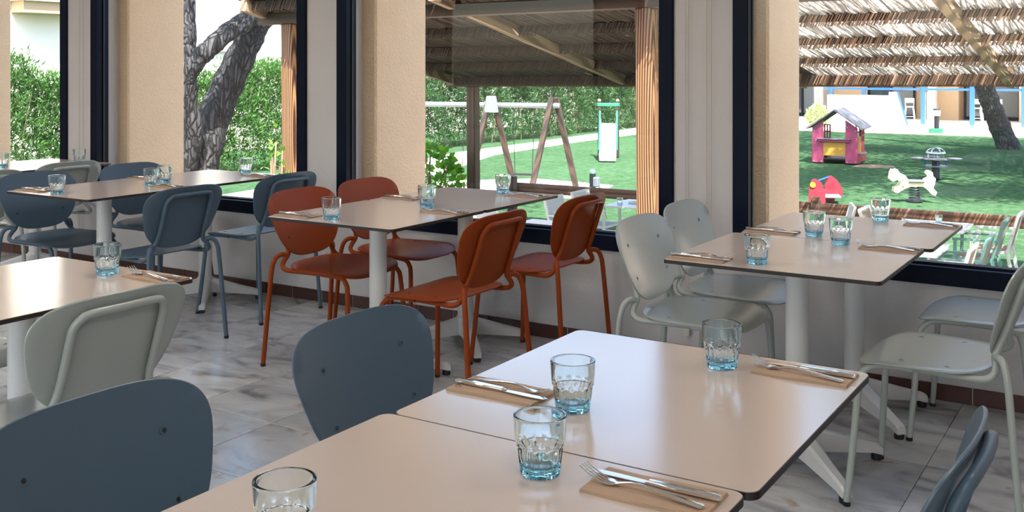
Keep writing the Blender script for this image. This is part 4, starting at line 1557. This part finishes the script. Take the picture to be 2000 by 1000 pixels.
lw = thing('garden_wall', 'white low wall with a slanting end before the guest building', 'wall', (0, 50.2, GZ))
MB().prism([(-13.54, 0), (-9.93, 0), (-10.34, 1.54), (-10.70, 1.54), (-10.70, 1.38), (-13.54, 1.38)], 0, .3, 'XZ').build('wall_body', M_wwall, lw)
MB().box(-14.2, -11.5, -.18, 0, .26, .34).build('ledge', M_tan, lw)
lw2 = thing('garden_wall', 'narrow white slanting wall beside the first blue post', 'wall', (0, 51.6, GZ))
MB().prism([(-9.28, 0), (-8.85, 0), (-9.02, 1.52), (-9.28, 1.52)], 0, .3, 'XZ').build('wall_body', M_wwall, lw2)
br = thing('porch_railing', 'bright blue metal porch frame along the guest building', 'railing', (0, 51.3, GZ))
for x in (-9.39, -7.27, -5.14, -2.6, 0, 2.6):
    MB().rbox(-.10, .10, -.10, .10, 0, 2.9, .01).build('post', M_bluep, br, False, (x, 0, 0))
for x in (-13.64, -12.1):
    MB().rbox(-.08, .08, -.08, .08, 0, 1.66, .01).build('post', M_bluep, br, False, (x, 0, 0))
MB().box(-14.0, 3, -.05, .05, 1.62, 1.72).build('rail', M_bluep, br)
MB().bar((-10.30, -1.15, 1.56), (-9.86, -1.15, .0), .09, .07).build('slanting_rail', M_bluep, br)
def bar_stool(x, y, rz, label):
    t = thing('bar_stool', label, 'bar stool', (x, y, GZ + .03), rz, 'porch bar stools')
    for sx in (-1, 1):
        for sy in (-1, 1):
            MB().bar((sx * .24, sy * .24, 0), (sx * .17, sy * .17, .74), .05, .05).build('leg', M_whitec, t)
    MB().rbox(-.21, .21, -.21, .21, .74, .78, .01).build('seat', M_whitec, t)
    MB().rbox(-.22, .22, .18, .22, .95, 1.18, .01).build('backrest', M_whitec, t)
    for s in (-1, 1):
        MB().bar((s * .19, .2, .78), (s * .20, .2, 1.0), .045, .04).build('back_post', M_whitec, t)
    for s in (-1, 1):
        MB().bar((s * .21, -.21, .30), (s * .21, .21, .30), .035, .035).build('footrest', M_whitec, t)
    MB().bar((-.21, -.21, .30), (.21, -.21, .30), .035, .035).build('footrest', M_whitec, t)
bar_stool(-7.22, 52.4, .3, 'white bar stool on the porch behind the middle blue post')
bar_stool(-6.45, 52.5, -.3, 'white bar stool on the porch beside the leaning pine trunk')
bar_stool(-10.25, 52.6, .2, 'white bar stool on the porch behind the slanting white wall')

# cream house behind the hedge at left
hh = thing('cream_house', 'sunlit cream house wall rising behind the hedge at left', 'house', (-25.0, 20, GZ))
MB().box(-.4, 0, -24, 26, 0, 9).build('wall', M_cream, hh)
MB().box(0, .55, -4.30, -2.6, 4.05, 4.35).build('eave', M_tan, hh)
MB().prism([(-4.45, 4.35), (-2.4, 4.35), (-2.4, 5.5)], 0, .65, 'YZ').build('gable', M_cream, hh)
MB().box(0, .10, 2.2, 2.9, 3.15, 3.25).build('ledge', M_greyw, hh)

# ================================================================== HEDGES, SHRUBS, TREES
def hedge(name, label, x_face, depth, y0, y1, h, n_tips, m, per=7, L=(.10, .17), stems=True, jitter=.25):
    t = thing(name, label, 'hedge', (0, 0, GZ))
    n = n_tips
    y = RNG.uniform(y0, y1, n)
    top = h * (1 + .07 * np.sin(y * 1.7) + .05 * np.sin(y * 4.1 + 1)) + RNG.normal(0, .06, n)
    z = top * RNG.power(1.6, n)
    x = x_face - depth * RNG.power(.8, n) * RNG.uniform(0, 1, n) + RNG.normal(0, jitter * .4, n) + .12 * np.sin(y * 3 + z * 2)
    tips = np.stack([x, y, z], 1)
    P = np.repeat(tips, per, 0)
    up = np.clip((P[:, 2] / h), 0, 1)[:, None]
    d = RNG.normal(0, 1, (n * per, 3)) * .75 + np.array([[.45, 0, .55]]) + up * np.array([[0, 0, .6]])
    P = P + RNG.normal(0, .045, P.shape)
    leaves('foliage', P, d, RNG.uniform(L[0], L[1], n * per), RNG.uniform(.022, .036, n * per), m, t)
    if stems:
        ns = int((y1 - y0) * 14)
        yy = RNG.uniform(y0, y1, ns); xx = x_face - RNG.uniform(.1, depth, ns)
        A_ = np.stack([xx, yy, np.zeros(ns)], 1)
        B_ = A_ + np.stack([RNG.normal(.1, .25, ns), RNG.normal(0, .35, ns), RNG.uniform(.6, .95, ns) * h], 1)
        tag(sticks('stems', A_, B_, RNG.uniform(.004, .011, ns), M_twig, t, 5), kind='stuff')
    return t
hedge('oleander_hedge', 'tall oleander hedge outside the two left windows, sunlit on top', -19.5, 1.3, 9.0, 24.0, 2.62, 12500, M_leaf)
hedge('oleander_hedge', 'dense dark hedge behind the swings and the slide', -20.0, 1.4, 24.6, 51.0, 3.05, 15500, M_leaf2, L=(.14, .24))
# reddish shoots on the hedge at far left
rs = thing('red_shrub', 'few reddish leafy shoots above the hedge at the far left', 'shrub', (-21.9, 12.0, GZ))
pp = RNG.normal(0, 1, (160, 3)) * np.array([[.2, .55, .22]]) + np.array([[0, 0, 2.72]])
leaves('foliage', pp, RNG.normal(0, 1, (160, 3)) + np.array([[.3, 0, .4]]), RNG.uniform(.14, .24, 160), RNG.uniform(.07, .11, 160), M_leafr, rs)
ss0 = np.zeros((9, 3)) + RNG.normal(0, .2, (9, 3)) * np.array([[1, 1.5, 0]]); ss1 = ss0 + np.stack([RNG.normal(0, .1, 9), RNG.normal(0, .3, 9), RNG.uniform(2.5, 2.85, 9)], 1)
tag(sticks('stems', ss0, ss1, .012, M_twig, rs), kind='stuff')

def shrub(name, label, loc, r, h, n, m, L, Wd, cat='shrub', group=None):
    t = thing(name, label, cat, loc, 0, group)
    d = RNG.normal(0, 1, (n, 3)); d /= np.linalg.norm(d, axis=1, keepdims=True)
    rad = RNG.uniform(.55, 1.0, (n, 1)) ** .6
    P = d * rad * np.array([[r, r, h / 2]]) + np.array([[0, 0, h / 2]])
    leaves('foliage', P, d + RNG.normal(0, .7, (n, 3)) + np.array([[0, 0, .2]]), RNG.uniform(*L, n), RNG.uniform(*Wd, n), m, t)
    k = 10
    a0 = RNG.normal(0, .05, (k, 3)) * np.array([[1, 1, 0]]); a1 = np.stack([RNG.normal(0, r * .5, k), RNG.normal(0, r * .5, k), RNG.uniform(.5, .9, k) * h], 1)
    tag(sticks('stems', a0, a1, .012, M_twig, t), kind='stuff')
    return t
shrub('vine_shrub', 'bright green broad leaved shrub beside the dark pergola post', (-9.95, 13.45, GZ), .50, 1.36, 620, M_leaf3, (.10, .17), (.09, .14))
shrub('round_bush', 'pale flowering round bush behind the playhouse', (-13.1, 47.0, GZ), .48, 1.0, 900, M_leafb, (.10, .18), (.06, .10))
shrub('climber', 'small bright leaves at the foot of the pergola post in the tree window', (-8.62, 8.66, GZ), .13, 1.95, 60, M_leaf3, (.07, .11), (.05, .08), 'climber')

def limb(mb, pts, rs, seg=18, n=7):
    path = spline(pts, n)
    m_ = len(path)
    idx = np.linspace(0, len(rs) - 1, m_)
    rr = [float(np.interp(i, range(len(rs)), rs)) * (1 + .05 * math.sin(i * 9) + .03 * math.sin(i * 23)) for i in idx]
    mb.tube(path, rr, seg)
    return mb
def crown(t, c, rx, ry, rz, n, m, L=(.22, .40), W=(.05, .10), lump=26):
    # leaf masses grouped around sub-clumps so that light falls through in patches
    cl = RNG.normal(0, 1, (lump, 3)); cl /= np.linalg.norm(cl, axis=1, keepdims=True)
    cl = cl * (RNG.uniform(.2, 1, (lump, 1)) ** .5) * np.array([[rx, ry, rz]])
    pick = RNG.integers(0, lump, n)
    P = cl[pick] + RNG.normal(0, 1, (n, 3)) * np.array([[rx * .16, ry * .16, rz * .22]]) + np.array([c])
    return leaves('crown', P, RNG.normal(0, 1, (n, 3)), RNG.uniform(*L, n), RNG.uniform(*W, n), m, t)

def atd(u, v, d):
    k = (u - 1000) / 2021.6
    c, s = math.cos(.5592), math.sin(.5592)
    r = k * d
    return Vector((-s * d + c * r, c * d + s * r, CAM_H - (v - 136.45) * d / 2021.6))
# old tree outside the second window: two trunks with a forking limb
tb = Vector((-11.0, 9.55, GZ))
tr = thing('garden_tree', 'old dark barked tree with leaning forked trunks outside the second window', 'tree', tuple(tb))
def rel(*pts): return [p - tb for p in pts]
main = rel(Vector((-11.25, 9.6, GZ - .1)), atd(392, 335, 14.2), atd(415, 240, 14.3), atd(447, 160, 14.4), atd(478, 95, 14.4), atd(508, 35, 14.4), atd(560, -40, 14.4), atd(610, -160, 14.6), atd(640, -330, 14.8))
limb(MB(), main, [.32, .235, .225, .215, .195, .185, .17, .15, .10]).build('trunk', M_bark, tr, True)
left = rel(Vector((-12.0, 9.45, GZ - .1)), atd(372, 300, 13.9), atd(368, 200, 13.7), atd(364, 120, 13.6), atd(366, 40, 13.7), atd(362, -60, 13.8), atd(345, -260, 14.0))
limb(MB(), left, [.20, .13, .12, .135, .11, .10, .07]).build('trunk', M_bark, tr, True)
br_ = rel(atd(362, 165, 13.62), atd(382, 122, 13.55), atd(412, 92, 13.6), atd(446, 62, 13.75), atd(480, 40, 14.0), atd(520, -8, 14.1), atd(560, -90, 14.2))
limb(MB(), br_, [.10, .125, .125, .125, .14, .12, .08]).build('branch', M_bark, tr, True)
kn = atd(478, 46, 13.88) - tb
MB().lathe([(.02, -.07), (.085, -.05), (.10, 0), (.085, .05), (.02, .07)], 14, tuple(kn)).build('burr', M_bark, tr, True)
crown(tr, (1.0, 1.2, 7.6), 3.8, 3.8, 1.9, 9000, M_leaf2)

# leaning pine on the lawn at right
pb = Vector((-4.2, 37.4, GZ))
pt = thing('leaning_pine', 'leaning dark pine trunk at the right edge of the lawn', 'tree', tuple(pb))
pm = [Vector((.05, 0, -.1)), Vector((-.30, -.1, .84)), Vector((-.52, -.25, 1.5)), Vector((-.70, -.3, 2.1)), Vector((-1.3, -.3, 3.9)), Vector((-1.8, -.4, 5.5)), Vector((-2.0, -.4, 7.4))]
limb(MB(), pm, [.36, .325, .31, .30, .27, .22, .14]).build('trunk', M_bark, pt, True)
crown(pt, (-1.6, -2.2, 8.0), 6.2, 6.0, 1.5, 14000, M_leaf2, lump=30)
# pine whose trunk stands behind the pier between the windows
def pine(x, y, h, rx, ry, n, label, off=(0, 0), lump=24):
    t = thing('umbrella_pine', label, 'tree', (x, y, GZ))
    limb(MB(), [Vector((0, 0, -.1)), Vector((.05, .05, h * .4)), Vector((-.1, .1, h * .75)), Vector((0, 0, h))], [.28, .24, .2, .1], 12, 4).build('trunk', M_bark, t, True)
    crown(t, (off[0], off[1], h), rx, ry, 1.2, n, M_leaf2, lump=lump)
pine(-1.5, 22.2, 7.0, 4.6, 4.2, 15000, 'umbrella pine beyond the right edge of the picture, nearest of the shading pines', (-.3, 0), 30)
pine(-2.3, 29.8, 7.2, 5.6, 4.6, 18000, 'umbrella pine beyond the right edge of the picture, behind the nearest shading pine', (-1.2, 0), 34)
pine(3.4, 27.0, 7.4, 5.4, 4.8, 15000, 'umbrella pine far beyond the right edge of the picture', (0, 0), 30)
pine(1.6, 35.0, 7.4, 5.2, 4.6, 14000, 'umbrella pine beyond the right edge, next to the leaning pine', (0, 0), 30)
